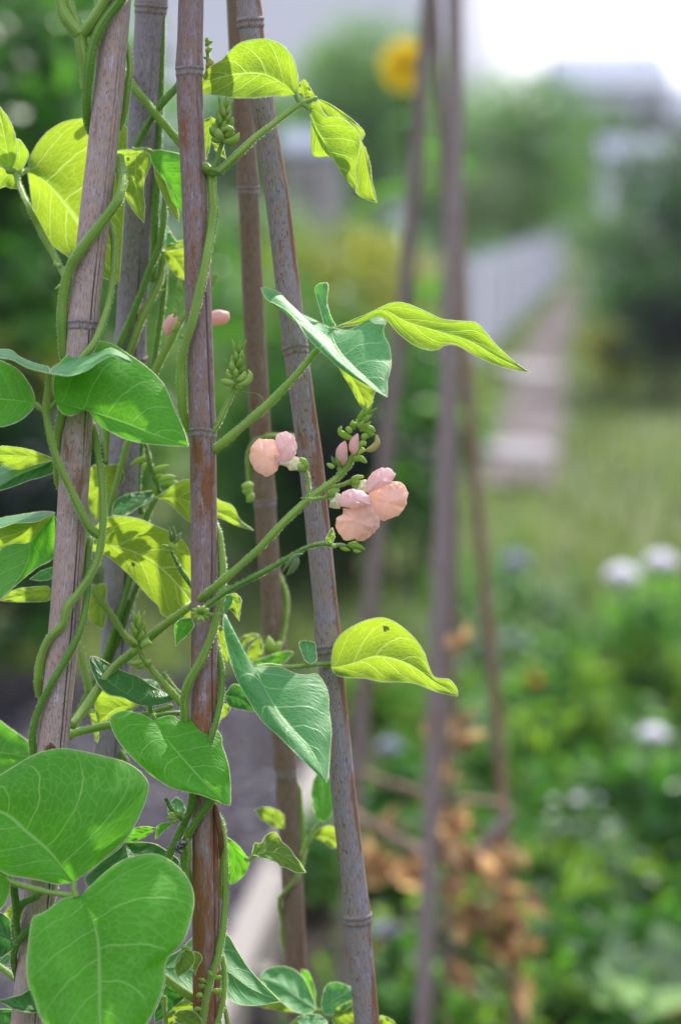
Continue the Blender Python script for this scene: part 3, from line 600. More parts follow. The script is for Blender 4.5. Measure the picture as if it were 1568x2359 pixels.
s = stem(p2, D2, 'C', [(1500, 520, -.2), (1400, 690, -.8), (1265, 830, -1.4), (1190, 980, -1.6), (1110, 1130, -1.6), (1060, 1240, -1.5), (1020, 1380, -1.2)], 44, 56, 'light', 'leaf_stalk')
leaflet(s, 1.53, 'C', [(1135, 300), (1145, 250), (1150, 185)], [(1130, 250), (1133, 200)], [(1230, 300), (1200, 245), (1170, 190)], (0, -1.0), 'blue')
leaflet(s, 1.53, 'C', [(1140, 335), (1200, 310), (1290, 288), (1380, 260)], [(1180, 350), (1240, 330), (1300, 320)], [(1160, 310), (1220, 293), (1290, 275)], (0, -.3), 'young')
leaflet(s, 1.54, 'C', [(1150, 345), (1210, 400), (1260, 470), (1310, 560)], [(1160, 420), (1200, 490), (1255, 545)], [(1220, 345), (1290, 340), (1340, 430)], (0, 0), 'lit')
bud(s, 1.52, 'C', [(1225, 800), (1195, 840), (1170, 900), (1165, 955)], 82, 'pink', 'flower_bud')
bud(s, 1.515, 'C', [(1250, 850), (1215, 900), (1195, 920)], 44, 'green')
bud(s, 1.53, 'D', [(215, 850), (280, 822), (340, 810), (372, 785)], 108, 'pink', 'flower_bud', prof=((0, .6), (.2, .85), (.5, 1), (.75, .95), (.9, .7), (.97, .4), (1, .2)))
for q, w in (([(1250, 740), (1235, 700), (1215, 670)], 16), ([(1230, 800), (1215, 770), (1210, 745)], 26), ([(1262, 720), (1268, 660)], 18), ([(1225, 810), (1205, 800)], 28), ([(1285, 960), (1265, 950), (1250, 960)], 40), ([(1260, 640), (1250, 590), (1255, 540)], 44)):
    bud(s, 1.51, 'C', q, w, 'green')
bud(p2, 1.52, 'C', [(1110, 640), (1140, 625), (1175, 628)], 24, 'green', 'stipule', ((0, .8), (.5, .8), (1, .05)))
# leaves behind
leaflet(p2, 1.51, 'E', [(610, 1000, -.5), (850, 1035), (1050, 1120), (1230, 1280), (1400, 1510)], [(640, 920), (700, 850), (775, 812), (900, 815), (1000, 840), (1080, 877), (1180, 918), (1260, 968), (1320, 1060), (1370, 1300)], [(640, 1050), (740, 1085), (860, 1180), (960, 1282), (1050, 1385), (1108, 1440), (1122, 1490), (1200, 1535), (1290, 1560)], (0, .12), 'lit', bow=.003)
leaflet(p2, 1.555, 'E', [(740, 455), (735, 600), (695, 740), (672, 832)], [(640, 465), (600, 600), (625, 760)], [(830, 455), (867, 530), (825, 640), (735, 765)], (0, .15), 'lit')
leaflet(p2, 1.55, 'E', [(1072, 632), (950, 720), (775, 802)], [(1000, 640), (880, 660), (800, 712)], [(1062, 690), (960, 752), (860, 812)], (0, -1.2), 'dark')
leaflet(p2, 1.53, 'E', [(1080, 682), (1250, 690), (1500, 780), (1640, 840), (1765, 909)], [(1150, 640), (1240, 572), (1330, 555), (1430, 600), (1520, 695), (1620, 738), (1670, 832)], [(1160, 705), (1260, 795), (1330, 850), (1515, 818), (1640, 872)], (0, .1), 'lit')
leaflet(p2, 1.56, 'E', [(680, 1290), (700, 1430), (712, 1600)], [(630, 1300), (605, 1400), (630, 1540)], [(738, 1290), (735, 1450), (730, 1570)], (0, .1), 'lit')
s = stem(p2, 1.545, 'E', [(1010, 280), (1030, 370), (1050, 460), (1085, 560), (1110, 640)], 26, 34, 'dim', 'flower_stalk')
for q, w in (([(1020, 400), (970, 420), (905, 455)], 40), ([(1020, 440), (1000, 470), (1005, 500)], 30), ([(1055, 500), (1110, 480), (1180, 455)], 46), ([(1080, 540), (1130, 520)], 40), ([(1090, 570), (1160, 540), (1230, 535)], 44), ([(1120, 600), (1190, 580), (1260, 580)], 50), ([(1085, 590), (1080, 640), (1090, 670)], 36), ([(1110, 620), (1160, 640), (1220, 650)], 46)):
    bud(s, 1.545, 'E', q, w, 'green')
leaflet(s, 1.55, 'E', [(1120, 560), (1140, 610), (1200, 650)], [(1110, 600), (1140, 645)], [(1150, 580), (1190, 620)], (0, -1.2), 'blue')
s = stem(p2, 1.49, 'E', [(1190, 1050), (1225, 1120), (1262, 1190), (1330, 1290), (1400, 1380)], 24, 34, 'dim', 'flower_stalk')
for i, (q, w, mm) in enumerate((([(1195, 1000), (1185, 930), (1180, 880)], 24, 'grey'), ([(1205, 990), (1215, 930), (1207, 878)], 28, 'grey'), ([(1215, 1000), (1240, 960), (1262, 920)], 28, 'grey'), ([(1190, 1040), (1150, 1020), (1128, 1008)], 34, 'green'), ([(1195, 1050), (1165, 1055), (1140, 1045)], 36, 'green'), ([(1200, 1040), (1190, 1000), (1180, 985)], 34, 'green'), ([(1205, 1050), (1225, 1020), (1228, 995)], 30, 'green'), ([(1240, 1180), (1248, 1165), (1265, 1165)], 22, 'grey'))):
    bud(s, 1.488, 'E', q, w, mm)
# bud spike and glossy leaves between the canes
s = stem(p2, 1.46, 'G', [(940, 260), (965, 340), (1000, 410), (1060, 490), (1130, 570), (1200, 650), (1270, 730)], 34, 52, 'light', 'flower_stalk')
cluster(s, 1.46, 'G', (955, 330), (965, 125), 17, 150, 92, 4)
for q, w in (([(985, 330), (1020, 300), (1065, 312)], 50), ([(950, 340), (920, 370), (890, 385)], 46), ([(990, 430), (940, 440), (885, 438)], 44), ([(1010, 455), (970, 470), (945, 470)], 34), ([(1010, 440), (1040, 430), (1058, 410)], 50), ([(960, 310), (900, 260), (880, 230)], 40)):
    bud(s, 1.455, 'G', q, w, 'green')
s = stem(p2, 1.46, 'G', [(1040, 745, -.2), (1055, 790, 0), (1070, 815, 0), (1150, 800, .2), (1220, 790, .5), (1265, 790, .8)], 38, 36, 'green', 'leaf_stalk')
stem(s, 1.458, 'G', [(1060, 800), (1075, 830), (1085, 850)], 36, 30, 'light', 'leaf_joint')
leaflet(s, 1.455, 'G', [(1042, 746), (870, 650), (750, 560), (632, 396)], [(950, 728), (860, 683), (760, 662), (695, 605), (648, 515), (622, 430)], [(1130, 730), (1212, 694), (1150, 650), (1070, 608), (970, 542), (850, 495), (740, 434), (660, 395)], (0, -.85), 'dark', bow=-.003)
leaflet(s, 1.44, 'G', [(1087, 850), (1200, 1020), (1330, 1170), (1460, 1310), (1602, 1434)], [(1060, 838), (1000, 805), (900, 776), (825, 783), (768, 825), (775, 885), (820, 980), (900, 1080), (1000, 1175), (1090, 1250), (1200, 1312), (1400, 1362), (1560, 1422)], [(1085, 838), (1150, 813), (1215, 812), (1245, 842), (1330, 830), (1420, 850), (1500, 895), (1545, 960), (1545, 1010), (1570, 1080), (1600, 1200), (1606, 1390)], (.1, -.6), 'green', bow=-.004, n=44, m=13)
leaflet(p2, 1.49, 'G', [(965, 738), (820, 760), (685, 862)], [(870, 795), (770, 830)], [(880, 690), (760, 640), (668, 640), (662, 760)], (0, .15), 'lit')
stem(p2, 1.475, 'G', [(440, 965, .6), (510, 930, .2), (600, 908, 0), (700, 885, 0), (790, 868, 0), (900, 830, .2), (1050, 790, .5), (1200, 740, .8)], 66, 38, 'light', 'leaf_stalk')
stem(p2, 1.53, 'G', [(540, 300), (575, 420), (600, 520), (620, 640)], 52, 56, 'light')
bud(p2, 1.50, 'G', [(670, 765), (630, 775), (595, 782)], 22, 'green', 'stipule', ((0, .8), (.5, .8), (1, .05)))
leaflet(p2, 1.50, 'G', [(620, 780), (650, 880), (680, 1000)], [(640, 850), (660, 960)], [(690, 800), (690, 920)], (0, .1), 'young')
leaflet(p2, 1.52, 'G', [(1130, 640), (1060, 580), (1000, 555)], [(1040, 600)], [(1080, 570)], (0, -1.2), 'blue')
stem(p2, 1.50, 'G', [(1135, 510), (1180, 570), (1240, 640), (1290, 660)], 30, 26, 'light', 'leaf_stalk')

# ---- plant on the centre cane
stem(p3, D3, 'B', [(160, 1180, 1.5), (205, 1160, .8), (250, 1210, .0), (262, 1350, -.2), (272, 1500, -.4), 'D', (270, 40, -.4), (255, 190, -.6), (220, 400, -1.1), (175, 620, -1.3), (120, 850, -1.3), (65, 1030, -1.0), (38, 1180, -.6), (42, 1330, -.2), (62, 1500, .4), (130, 1660, 1.4)], 66, 62, 'light', n=120)
stem(p3, D3, 'F', [(200, 780, 1.5), (270, 850, 1.0), (305, 930, .3), (328, 1080, -.2), (336, 1200, -.4), (325, 1360, -.7), (300, 1500, -1.0), 'H', (300, 80, -1.1), (265, 220, -1.2), (185, 420, -1.3), (105, 560, -1.2), (65, 690, -.8), (70, 820, -.3), (60, 950, .5), (140, 1120, 1.5)], 46, 66, 'light', n=110)
stem(p3, D3, 'H', [(180, 200, 1.4), (270, 280, .8), (312, 420, .2), (326, 560, 0), (318, 690, -.3), (280, 870, -.9), (220, 1050, -1.2), (140, 1230, -1.3), 'I', (1330, 60, -1.0), (1275, 190, -.6), (1215, 320, -.4), (1160, 430, -.2), (1110, 560, .2)], 42, 56, 'green', n=100)
stem(p3, D3, 'I', [(1560, -90, -.8), (1480, 10, -1.2), (1400, 110, -1.2), (1330, 220, -.8), (1290, 330, -.2), (1290, 450, 0), (1310, 560, 0), (1290, 700, .3)], 52, 60, 'green')
stem(p3, D3, 'I', [(1285, 180, -.6), (1310, 300, -.7), (1318, 420, -.6), (1305, 560, -.3)], 34, 30, 'light')
stem(p3, D3, 'J', [(260, 60, 1.4), (318, 160, .8), (345, 320, .2), (352, 520, 0), (350, 720, 0), (335, 900, -.4), (300, 1100, -.9), (240, 1300, -1.2), (205, 1480, -1.2), (190, 1700, -1), (240, 2100, 0), (280, 3400, .4), (290, 5200, .6)], 44, 66, 'light', n=140)
stem(p3, D3, 'J', [(250, 980, 1.4), (325, 1100, .6), (348, 1240, .1), (335, 1400, -.3), (295, 1560, -.7), (240, 1700, -1.1)], 40, 42, 'light')
stem(p3, D3, 'J', [(325, 700, .8), (318, 560, .6), (322, 440, .6), (330, 300, .8)], 22, 20, 'light')
stem(p3, D3, 'J', [(330, 1400, .6), (350, 1480, .4), (370, 1600, .3), (380, 1800, .4)], 30, 30, 'light')
# upper leaf
s = stem(p3, 1.44, 'B', [(225, 1185, .2), (290, 1200, -.2), (340, 1165, -.3), (450, 1060, -.4), (580, 940, -.4), (700, 850, -.3), (800, 775, -.2), (880, 718, 0), (925, 703, .1), (985, 680, .4)], 62, 32, 'light', 'leaf_stalk')
stem(s, 1.44, 'B', [(870, 720), (855, 690), (840, 660)], 36, 32, 'light', 'leaf_joint')
stem(s, 1.44, 'B', [(880, 720), (910, 735), (935, 755)], 36, 32, 'light', 'leaf_joint')
leaflet(s, 1.437, 'B', [(843, 662), (760, 588), (600, 514), (400, 520, .5), (270, 550, 1.4), (140, 600, 2.4)], [(770, 668), (690, 664), (600, 676), (490, 681), (380, 676, .4), (290, 662, 1.0), (200, 648, 1.8)], [(858, 590), (852, 510), (825, 410), (780, 345), (740, 308), (680, 280), (610, 267), (530, 276), (450, 298), (390, 348, .4), (330, 412, 1.0), (240, 470, 1.7)], (0, .2), 'lit', bow=.004)
leaflet(s, 1.435, 'B', [(935, 752), (980, 880), (1060, 1030), (1150, 1190), (1254, 1328)], [(950, 840, .8), (948, 920, 1.4), (966, 1082, 1.8), (1115, 1092, 1.4), (1200, 1230, .5)], [(945, 722), (985, 708), (1025, 768), (1060, 815), (1120, 812), (1200, 850), (1262, 905), (1288, 975), (1282, 1040), (1262, 1150), (1254, 1225), (1268, 1265)], (-.2, .1), 'lit', fold=.002)
leaflet(s, 1.452, 'B', [(985, 684), (1100, 750), (1220, 865), (1300, 1000), (1345, 1200), (1406, 1412)], [(1040, 820), (1150, 1000), (1220, 1200), (1262, 1340), (1330, 1385)], [(1060, 712), (1180, 788), (1275, 868), (1322, 932), (1296, 985), (1328, 1035), (1358, 1140), (1372, 1260)], (.1, 0), 'lit')
leaflet(s, 1.447, 'B', [(905, 695), (895, 630), (890, 556)], [(865, 650), (858, 600), (872, 570)], [(970, 675), (935, 600), (908, 556)], (0, .1), 'lit')
leaflet(p3, 1.475, 'B', [(250, 815), (228, 960), (210, 1120)], [(170, 860), (190, 1000)], [(290, 840), (262, 940), (240, 1030)], (0, .1), 'lit')
leaflet(p3, 1.475, 'B', [(262, 990), (310, 1050), (356, 1108)], [(290, 1055)], [(330, 1005), (345, 1060)], (0, .1), 'young')
s = stem(p3, 1.44, 'B', [(255, 1190), (285, 1130), (310, 1050), (330, 990)], 34, 30, 'green', 'flower_stalk')
cluster(s, 1.44, 'B', (325, 985), (350, 730), 18, 150, 110, 2)
for q, w in (([(320, 930), (280, 925), (240, 885)], 64), ([(340, 990), (410, 975), (450, 920)], 54), ([(320, 985), (290, 975), (248, 965)], 46), ([(360, 1000), (400, 1000), (425, 985)], 34), ([(330, 920), (350, 890), (420, 905)], 50)):
    bud(s, 1.435, 'B', q, w, 'green')
bud(p3, 1.436, 'B', [(270, 1190), (310, 1200), (340, 1225)], 34, 'grey', 'stipule', ((0, .8), (.4, .9), (.8, .5), (1, .1)))
bud(p3, 1.436, 'B', [(200, 1130), (220, 1165), (262, 1185)], 46, 'green', 'stem_node')
s = stem(p3, 1.465, 'B', [(205, 560), (225, 480), (228, 400), (228, 340)], 26, 22, 'light', 'flower_stalk')
for q, w in (([(215, 360), (240, 340), (262, 335)], 40), ([(215, 320), (235, 290), (255, 285)], 34), ([(215, 290), (225, 265), (232, 258)], 26), ([(215, 395), (205, 410)], 30), ([(240, 300), (255, 290), (262, 282)], 16)):
    bud(s, 1.463, 'B', q, w, 'green')
bud(s, 1.46, 'B', [(215, 460), (245, 450), (250, 420), (240, 402)], 48, 'blush', 'flower_bud')
# middle leaf
s = stem(p3, 1.44, 'F', [(270, 345, .2), (320, 310, -.1), (420, 225, -.3), (520, 140, -.4), 'D', (640, 1430, -.4), (760, 1310, -.4), (860, 1200, -.3), (950, 1090, -.1), (1010, 1020, .4), (1075, 895, 1.2)], 66, 42, 'light', 'leaf_stalk')
leaflet(s, 1.442, 'D', [(1078, 892), (1110, 1000), (1185, 1120), (1310, 1235), (1476, 1373)], [(1000, 850, .5), (930, 815, .7), (860, 785, .8), (800, 735, .8), (755, 670, .4), (700, 630, .2), (640, 612, 0), (597, 598, 0), (612, 650, -.2), (645, 698, -.4), (700, 725, -.6), (775, 768, -.8), (845, 840, -.9), (905, 935, -.9), (1000, 1038, -.8), (1080, 1110, -.6), (1165, 1182, -.4), (1260, 1245, -.2), (1385, 1320)], [(1130, 895), (1190, 908), (1250, 888), (1320, 838), (1365, 785), (1400, 768), (1445, 800), (1468, 850), (1452, 890), (1456, 945), (1490, 1010), (1503, 1090), (1500, 1170), (1476, 1265), (1477, 1330)], (.1, -1.15), 'blue', bow=-.003, n=46, m=13)
leaflet(s, 1.45, 'D', [(1080, 885), (1042, 770), (1032, 690), (1045, 576)], [(1040, 870), (1012, 770), (985, 680), (976, 612), (1010, 580)], [(1118, 880), (1080, 800), (1058, 710), (1066, 620), (1062, 576)], (0, -.5), 'blue')
leaflet(s, 1.448, 'Z', [(765, 755), (830, 732), (880, 712), (930, 738), (1000, 760), (1080, 785), (1150, 825), (1221, 858)], [(830, 746), (870, 728), (892, 738), (918, 768), (960, 798), (1003, 807), (1020, 796), (1050, 794), (1100, 822), (1160, 846)], [(800, 742), (860, 716), (898, 698), (930, 697), (970, 712), (1020, 735), (1095, 742), (1112, 758), (1145, 797), (1190, 838)], (.05, .15), 'lit', rip=.0009)
leaflet(s, 1.452, 'D', [(1150, 1120), (1260, 1290), (1347, 1480)], [(1150, 1180), (1220, 1300), (1290, 1430)], [(1300, 1200), (1392, 1310), (1385, 1360), (1368, 1420)], (0, .15), 'lit')
s = stem(p3, 1.44, 'F', [(260, 220), (300, 165), 'D', (340, 1470), (385, 1380), (425, 1285)], 38, 30, 'light', 'flower_stalk')
cluster(s, 1.44, 'D', (420, 1275), (442, 1030), 17, 125, 100, 7)
for q, w in (([(410, 1280), (370, 1272), (314, 1255)], 54), ([(440, 1290), (500, 1270), (525, 1220), (510, 1180)], 52), ([(430, 1260), (470, 1240), (490, 1190)], 54), ([(445, 1300), (460, 1310), (470, 1298)], 36), ([(420, 1290), (445, 1330)], 24)):
    bud(s, 1.436, 'D', q, w, 'green')
tag(stem(None, 1.438, 'D', [(340, 1105), (350, 1110), (365, 1125), (380, 1160), (384, 1200)], 4, 4, 'light', 'thread', 0), 'fine pale looped thread clinging to the upper bud spike right of the centre cane', 'thread')
tag(stem(None, 1.438, 'D', [(455, 1320), (500, 1340), (560, 1345), (605, 1375), (622, 1425)], 4, 4, 'light', 'thread', 0), 'thin curved thread hanging below the bud spike towards the slim back cane', 'thread')
# flowering stalk
s = stem(p3, 1.425, 'F', [(1290, 320), (1240, 395), (1190, 475), (1130, 542), (1040, 610), (930, 690), (850, 765), (750, 860), (600, 1022), (470, 1140), (350, 1245), (200, 1370, 1.0), (110, 1440, 3.0), 'G', (1330, 40, 4.0), (1180, 150, 4.6), (1040, 260, 5), (900, 385, 5), (800, 465, 5), (690, 610, 4.6), (590, 760, 3.6), (500, 880, 2.4)], 44, 66, 'light', 'flower_stalk', n=140)
cluster(s, 1.422, 'F', (1270, 215), (1345, 75), 13, 120, 78, 3)
for q, w, mm in (([(1235, 270), (1190, 250), (1150, 220), (1158, 178)], 48, 'green'), ([(1250, 378), (1245, 310), (1272, 233)], 70, 'pink'), ([(1170, 450), (1160, 370), (1185, 285)], 84, 'pink'), ([(1330, 352), (1375, 338), (1408, 300), (1402, 240)], 50, 'blush'), ([(1330, 190), (1370, 205), (1395, 222)], 50, 'green'), ([(1325, 205), (1360, 235), (1392, 240)], 48, 'green'), ([(1300, 270), (1330, 250), (1352, 265)], 48, 'green'), ([(1290, 320), (1310, 300), (1330, 318)], 44, 'green'), ([(1240, 420), (1285, 405), (1340, 438)], 46, 'green'), ([(1145, 460), (1140, 410), (1135, 372)], 58, 'green'), ([(1110, 470), (1085, 460), (1056, 442)], 36, 'green'), ([(1120, 460), (1100, 420), (1090, 385)], 22, 'grey'), ([(1330, 350), (1300, 355), (1275, 385)], 30, 'green'), ([(1230, 225), (1205, 205), (1190, 215)], 50, 'green'), ([(1270, 180), (1235, 175), (1225, 195)], 46, 'green')):
    bud(s, 1.42, 'F', q, w, mm)
stem(s, 1.422, 'F', [(1150, 520), (1140, 480), (1145, 455)], 20, 18, 'light', 'pedicel')
stem(s, 1.422, 'F', [(1245, 400), (1262, 380), (1270, 360)], 24, 20, 'light', 'pedicel')
for q in ([(910, 690), (890, 685), (870, 684)], [(930, 700), (935, 720), (938, 742)]): bud(s, 1.42, 'F', q, 14, 'grey', 'bract')
def flower(d, ped, calyx, parts, lobes=()):
    f = stem(p3, d, 'F', ped, 24, 26, 'light', 'flower')
    for q, w in calyx: bud(f, d - .001, 'F', q, w, 'green', 'calyx', ((0, .5), (.2, 1), (.6, 1), (1, .6)))
    for (poly, bf, bb, mat, dz, tl) in parts: petal(f, d + dz, 'F', poly, bf, bb, mat, tilt=tl)
flower(1.425, [(925, 680), (932, 620), (928, 550), (912, 488)], [([(905, 480), (880, 470), (840, 470)], 60), ([(918, 475), (900, 430), (870, 408)], 44), ([(915, 485), (880, 490), (850, 482)], 34)],
    [([(515, 385), (540, 312), (590, 270), (660, 275), (705, 288), (735, 345), (750, 420), (722, 465), (712, 490), (690, 512), (640, 531), (590, 515), (548, 478), (530, 440)], .0035, .0035, 'peach', .002, (0, 0)),
     ([(697, 262), (735, 228), (775, 220), (815, 240), (840, 280), (850, 325), (842, 375), (815, 415), (785, 440), (768, 452), (738, 420), (715, 350), (700, 300)], .0035, .003, 'pink', -.002, (0, 0)),
     ([(730, 430), (780, 405), (835, 392), (880, 420), (890, 470), (840, 490), (800, 490), (775, 465), (735, 452)], .0028, .0028, 'throat', -.001, (0, 0)),
     ([(690, 385), (735, 400), (765, 440), (735, 455), (700, 440)], .002, .002, 'pink', .000, (0, 0))])
flower(1.418, [(935, 692), (985, 690), (1030, 682), (1072, 668)], [([(1070, 672), (1100, 650), (1130, 640)], 66), ([(1075, 660), (1110, 630), (1145, 628)], 30), ([(1072, 680), (1090, 700), (1092, 740)], 36)],
    [([(1165, 755), (1200, 760), (1290, 735), (1340, 690), (1372, 745), (1390, 810), (1380, 880), (1340, 930), (1285, 960), (1240, 972), (1200, 980), (1155, 955), (1128, 905), (1118, 850), (1135, 815), (1168, 795)], .004, .003, 'peach', -.001, (0, 0)),
     ([(1260, 740), (1330, 690), (1385, 755), (1420, 815), (1427, 875), (1400, 910), (1392, 930), (1350, 955), (1320, 980), (1290, 985), (1255, 972), (1300, 900), (1320, 830)], .003, .003, 'peach', .004, (0, 0)),
     ([(1140, 700), (1160, 652), (1215, 623), (1285, 627), (1335, 655), (1360, 690), (1372, 740), (1345, 722), (1320, 735), (1270, 752), (1225, 755), (1175, 745), (1150, 738)], .005, .003, 'pink', -.005, (0, 0)),
     ([(1073, 742), (1088, 690), (1118, 648), (1150, 655), (1165, 680), (1155, 730), (1150, 755), (1110, 757)], .003, .003, 'throat', -.002, (0, 0))])
flower(1.43, [(1075, 612), (1140, 598), (1190, 582), (1225, 568)], [([(1222, 568), (1250, 572), (1285, 575)], 62), ([(1225, 560), (1260, 540), (1310, 535)], 34), ([(1240, 580), (1260, 605), (1268, 625)], 44)],
    [([(1345, 658), (1420, 615), (1505, 590), (1570, 620), (1618, 655), (1610, 720), (1575, 790), (1500, 828), (1425, 838), (1392, 780), (1370, 715)], .004, .003, 'peach', .000, (0, 0)),
     ([(1440, 618), (1490, 575), (1545, 568), (1590, 585), (1622, 645), (1608, 690), (1560, 650), (1500, 630)], .0025, .0025, 'peach', .003, (0, 0)),
     ([(1338, 562), (1370, 510), (1420, 480), (1480, 471), (1508, 485), (1535, 515), (1528, 538), (1512, 570), (1480, 595), (1430, 612), (1390, 632), (1343, 648), (1332, 600)], .0045, .003, 'pink', -.003, (0, 0)),
     ([(1262, 622), (1285, 565), (1335, 558), (1348, 610), (1345, 648), (1300, 632)], .003, .003, 'throat', -.001, (0, 0))])
# second stalk, crossing in front
s = stem(p3, 1.418, 'F', [(1110, 1015), (1040, 1003), (960, 1015), (880, 1048), (740, 1130), (640, 1188), (540, 1240), (440, 1290), (350, 1340), (280, 1390), (220, 1440), (180, 1490)], 28, 44, 'green', 'flower_stalk')
for q, w, mm in (([(1110, 1015), (1160, 1010), (1200, 1018)], 30, 'grey'), ([(1200, 1015), (1240, 1000), (1280, 1000)], 30, 'green'), ([(1210, 1020), (1270, 1022), (1326, 1045)], 44, 'green'), ([(1150, 1030), (1190, 1040), (1222, 1050)], 30, 'green'), ([(1090, 1010), (1110, 1020), (1125, 1000)], 34, 'green'), ([(1240, 1040), (1265, 1055), (1300, 1058)], 30, 'green')):
    bud(s, 1.416, 'F', q, w, mm)
leaflet(s, 1.417, 'F', [(1060, 1005), (1075, 950), (1095, 890)], [(1050, 985), (1065, 940)], [(1100, 985), (1112, 950), (1102, 915)], (0, -.3), 'young')
for i, q in enumerate(([(835, 1080), (800, 1130), (748, 1195)], [(840, 1090), (820, 1160), (778, 1225)], [(850, 1090), (845, 1150), (810, 1215)], [(830, 1090), (860, 1080), (898, 1072)], [(845, 1095), (860, 1115), (865, 1138)])):
    bud(s, 1.414, 'F', q, (40, 46, 40, 26, 20)[i], 'grey', 'bract', ((0, .4), (.3, 1), (.6, .8), (1, .05)))
r = random.Random(8)
for i in range(10):
    a = i * .63; x, y = 180 + 14 * math.cos(a), 1490 + 14 * math.sin(a)
    bud(s, 1.412, 'F', [(x, y, 0), (x + 32 * math.cos(a), y + 26 * math.sin(a), -.3), (x + 60 * math.cos(a), y + 50 * math.sin(a) + 4, -.2)], 34, 'green')
bud(s, 1.411, 'F', [(200, 1500), (235, 1500), (265, 1488)], 36, 'green')
leaflet(p3, 1.432, 'G', [(1335, 125), (1285, 205), (1224, 328)], [(1250, 140), (1215, 195), (1222, 262)], [(1350, 185), (1305, 245), (1245, 300)], (0, -.3), 'green', fold=.01)
leaflet(p3, 1.44, 'F', [(385, 1358), (425, 1430), (446, 1542)], [(375, 1440), (420, 1500)], [(420, 1348), (460, 1390), (453, 1470)], (0, .15), 'lit')
leaflet(p3, 1.44, 'F', [(385, 1355), (365, 1410), (345, 1490)], [(350, 1370), (340, 1430)], [(405, 1380), (385, 1440)], (0, -.5), 'blue')
# the large dull green leaf right of the cane
s = stem(p3, 1.46, 'H', [(560, 470, -.6), (640, 455, .6), (750, 468, 1.0), (860, 465, 1.4), (940, 455, 1.8), (1050, 448, 3.4), (1160, 440, 3.4)], 30, 36, 'light', 'leaf_stalk')
leaflet(s, 1.452, 'H', [(558, 466), (600, 570), (660, 690), (735, 820), (835, 930), (935, 1035), (1000, 1150), (1050, 1272)], [(500, 400), (450, 340), (410, 270), (372, 170), (347, 80), (334, 150), (345, 260), (375, 390), (425, 540), (505, 690), (600, 835), (700, 930), (800, 1030), (900, 1128), (1000, 1222)], [(610, 462), (670, 465), (740, 470), (820, 508), (870, 522), (925, 525), (982, 516), (1030, 568), (1066, 660), (1070, 760), (1082, 840), (1088, 930), (1080, 1040), (1074, 1150), (1060, 1250)], (.2, -.95), 'blue', bow=-.003, n=46, m=13)
leaflet(s, 1.485, 'Z', [(762, 1538), (810, 1530), (870, 1512), (940, 1530), (1000, 1570), (1054, 1604)], [(775, 1556), (800, 1561), (840, 1563), (880, 1571), (920, 1571), (960, 1576), (1000, 1592), (1040, 1602)], [(768, 1490), (785, 1462), (820, 1439), (855, 1426), (886, 1424), (920, 1440), (957, 1474), (975, 1502), (985, 1530), (1000, 1560), (1035, 1566), (1052, 1588)], (.05, .12), 'lit', hole=(887, 1450, 7.6), n=60, m=20)
leaflet(s, 1.47, 'H', [(942, 450), (925, 370), (915, 285)], [(905, 420), (880, 360), (866, 298)], [(985, 420), (980, 350), (972, 300)], (0, -1.3), 'blue')
leaflet(p3, 1.49, 'H', [(345, 660), (450, 690), (585, 778)], [(380, 742), (480, 768)], [(420, 588), (540, 690)], (0, -.3), 'dark')
leaflet(p3, 1.50, 'H', [(320, 720), (345, 780), (310, 842)], [(290, 780)], [(385, 740), (360, 800)], (0, .2), 'lit')
leaflet(p3, 1.48, 'H', [(300, 170), (330, 330), (385, 445)], [(290, 260), (320, 390)], [(335, 200), (370, 330)], (0, .2), 'lit')
# leaves low on the centre cane
leaflet(p3, 1.455, 'J', [(345, 262), (420, 400), (384, 600)], [(345, 350), (368, 480), (375, 560)], [(420, 308), (495, 398), (516, 455), (480, 535), (430, 578)], (.3, .05), 'green')
s = stem(p3, 1.45, 'J', [(490, 420, 0), (515, 425, 0), (540, 410, 0), (560, 395, 0)], 30, 26, 'light', 'leaf_stalk')
leaflet(s, 1.45, 'J', [(530, 395), (640, 372), (740, 390), (830, 452), (912, 516)], [(545, 340), (555, 308), (600, 312), (628, 262), (690, 232), (718, 255), (742, 300), (800, 348), (832, 402), (868, 440)], [(580, 402), (620, 418), (700, 440), (735, 470), (780, 485), (840, 514)], (0, -.75), 'young', rip=.002)
leaflet(p3, 1.475, 'J', [(-80, 1180), (160, 1170), (350, 1200), (520, 1320), (736, 1416)], [(-60, 1260), (60, 1340), (220, 1370), (340, 1385), (430, 1432), (540, 1445), (650, 1432)], [(-60, 1110), (30, 1060), (200, 900), (290, 900), (370, 955), (430, 1055), (500, 1165), (570, 1250), (660, 1340)], (0, -1.0), 'blue')
leaflet(p3, 1.46, 'I', [(872, 312), (890, 400), (930, 520), (960, 660)], [(790, 385), (720, 432), (660, 485), (590, 575), (700, 660)], [(960, 303), (1080, 318), (1180, 380), (1250, 450), (1150, 600)], (0, -1.1), 'dark')
leaflet(p3, 1.455, 'I', [(1092, 208), (980, 250), (858, 302)], [(1000, 272), (920, 300)], [(1040, 196), (960, 200), (905, 230)], (0, .2), 'green')
leaflet(p3, 1.43, 'I', [(1195, 165), (1130, 200), (1084, 285)], [(1110, 180), (1088, 230)], [(1185, 190), (1140, 225)], (0, -.4), 'green')
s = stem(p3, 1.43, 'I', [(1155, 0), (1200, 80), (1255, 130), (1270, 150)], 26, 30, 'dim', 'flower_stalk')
for i, q in enumerate(([(1230, 130), (1200, 110), (1175, 95)], [(1230, 140), (1190, 135), (1155, 135)], [(1240, 130), (1225, 100), (1215, 80)], [(1240, 150), (1210, 160), (1185, 165)], [(1245, 130), (1260, 105), (1275, 90)])):
    bud(s, 1.428, 'I', q, 34, 'green')
leaflet(p3, 1.50, 'I', [(1230, 130), (1240, 60), (1225, -10)], [(1170, 100), (1190, 30)], [(1290, 90), (1270, 20)], (0, -1.2), 'blue')
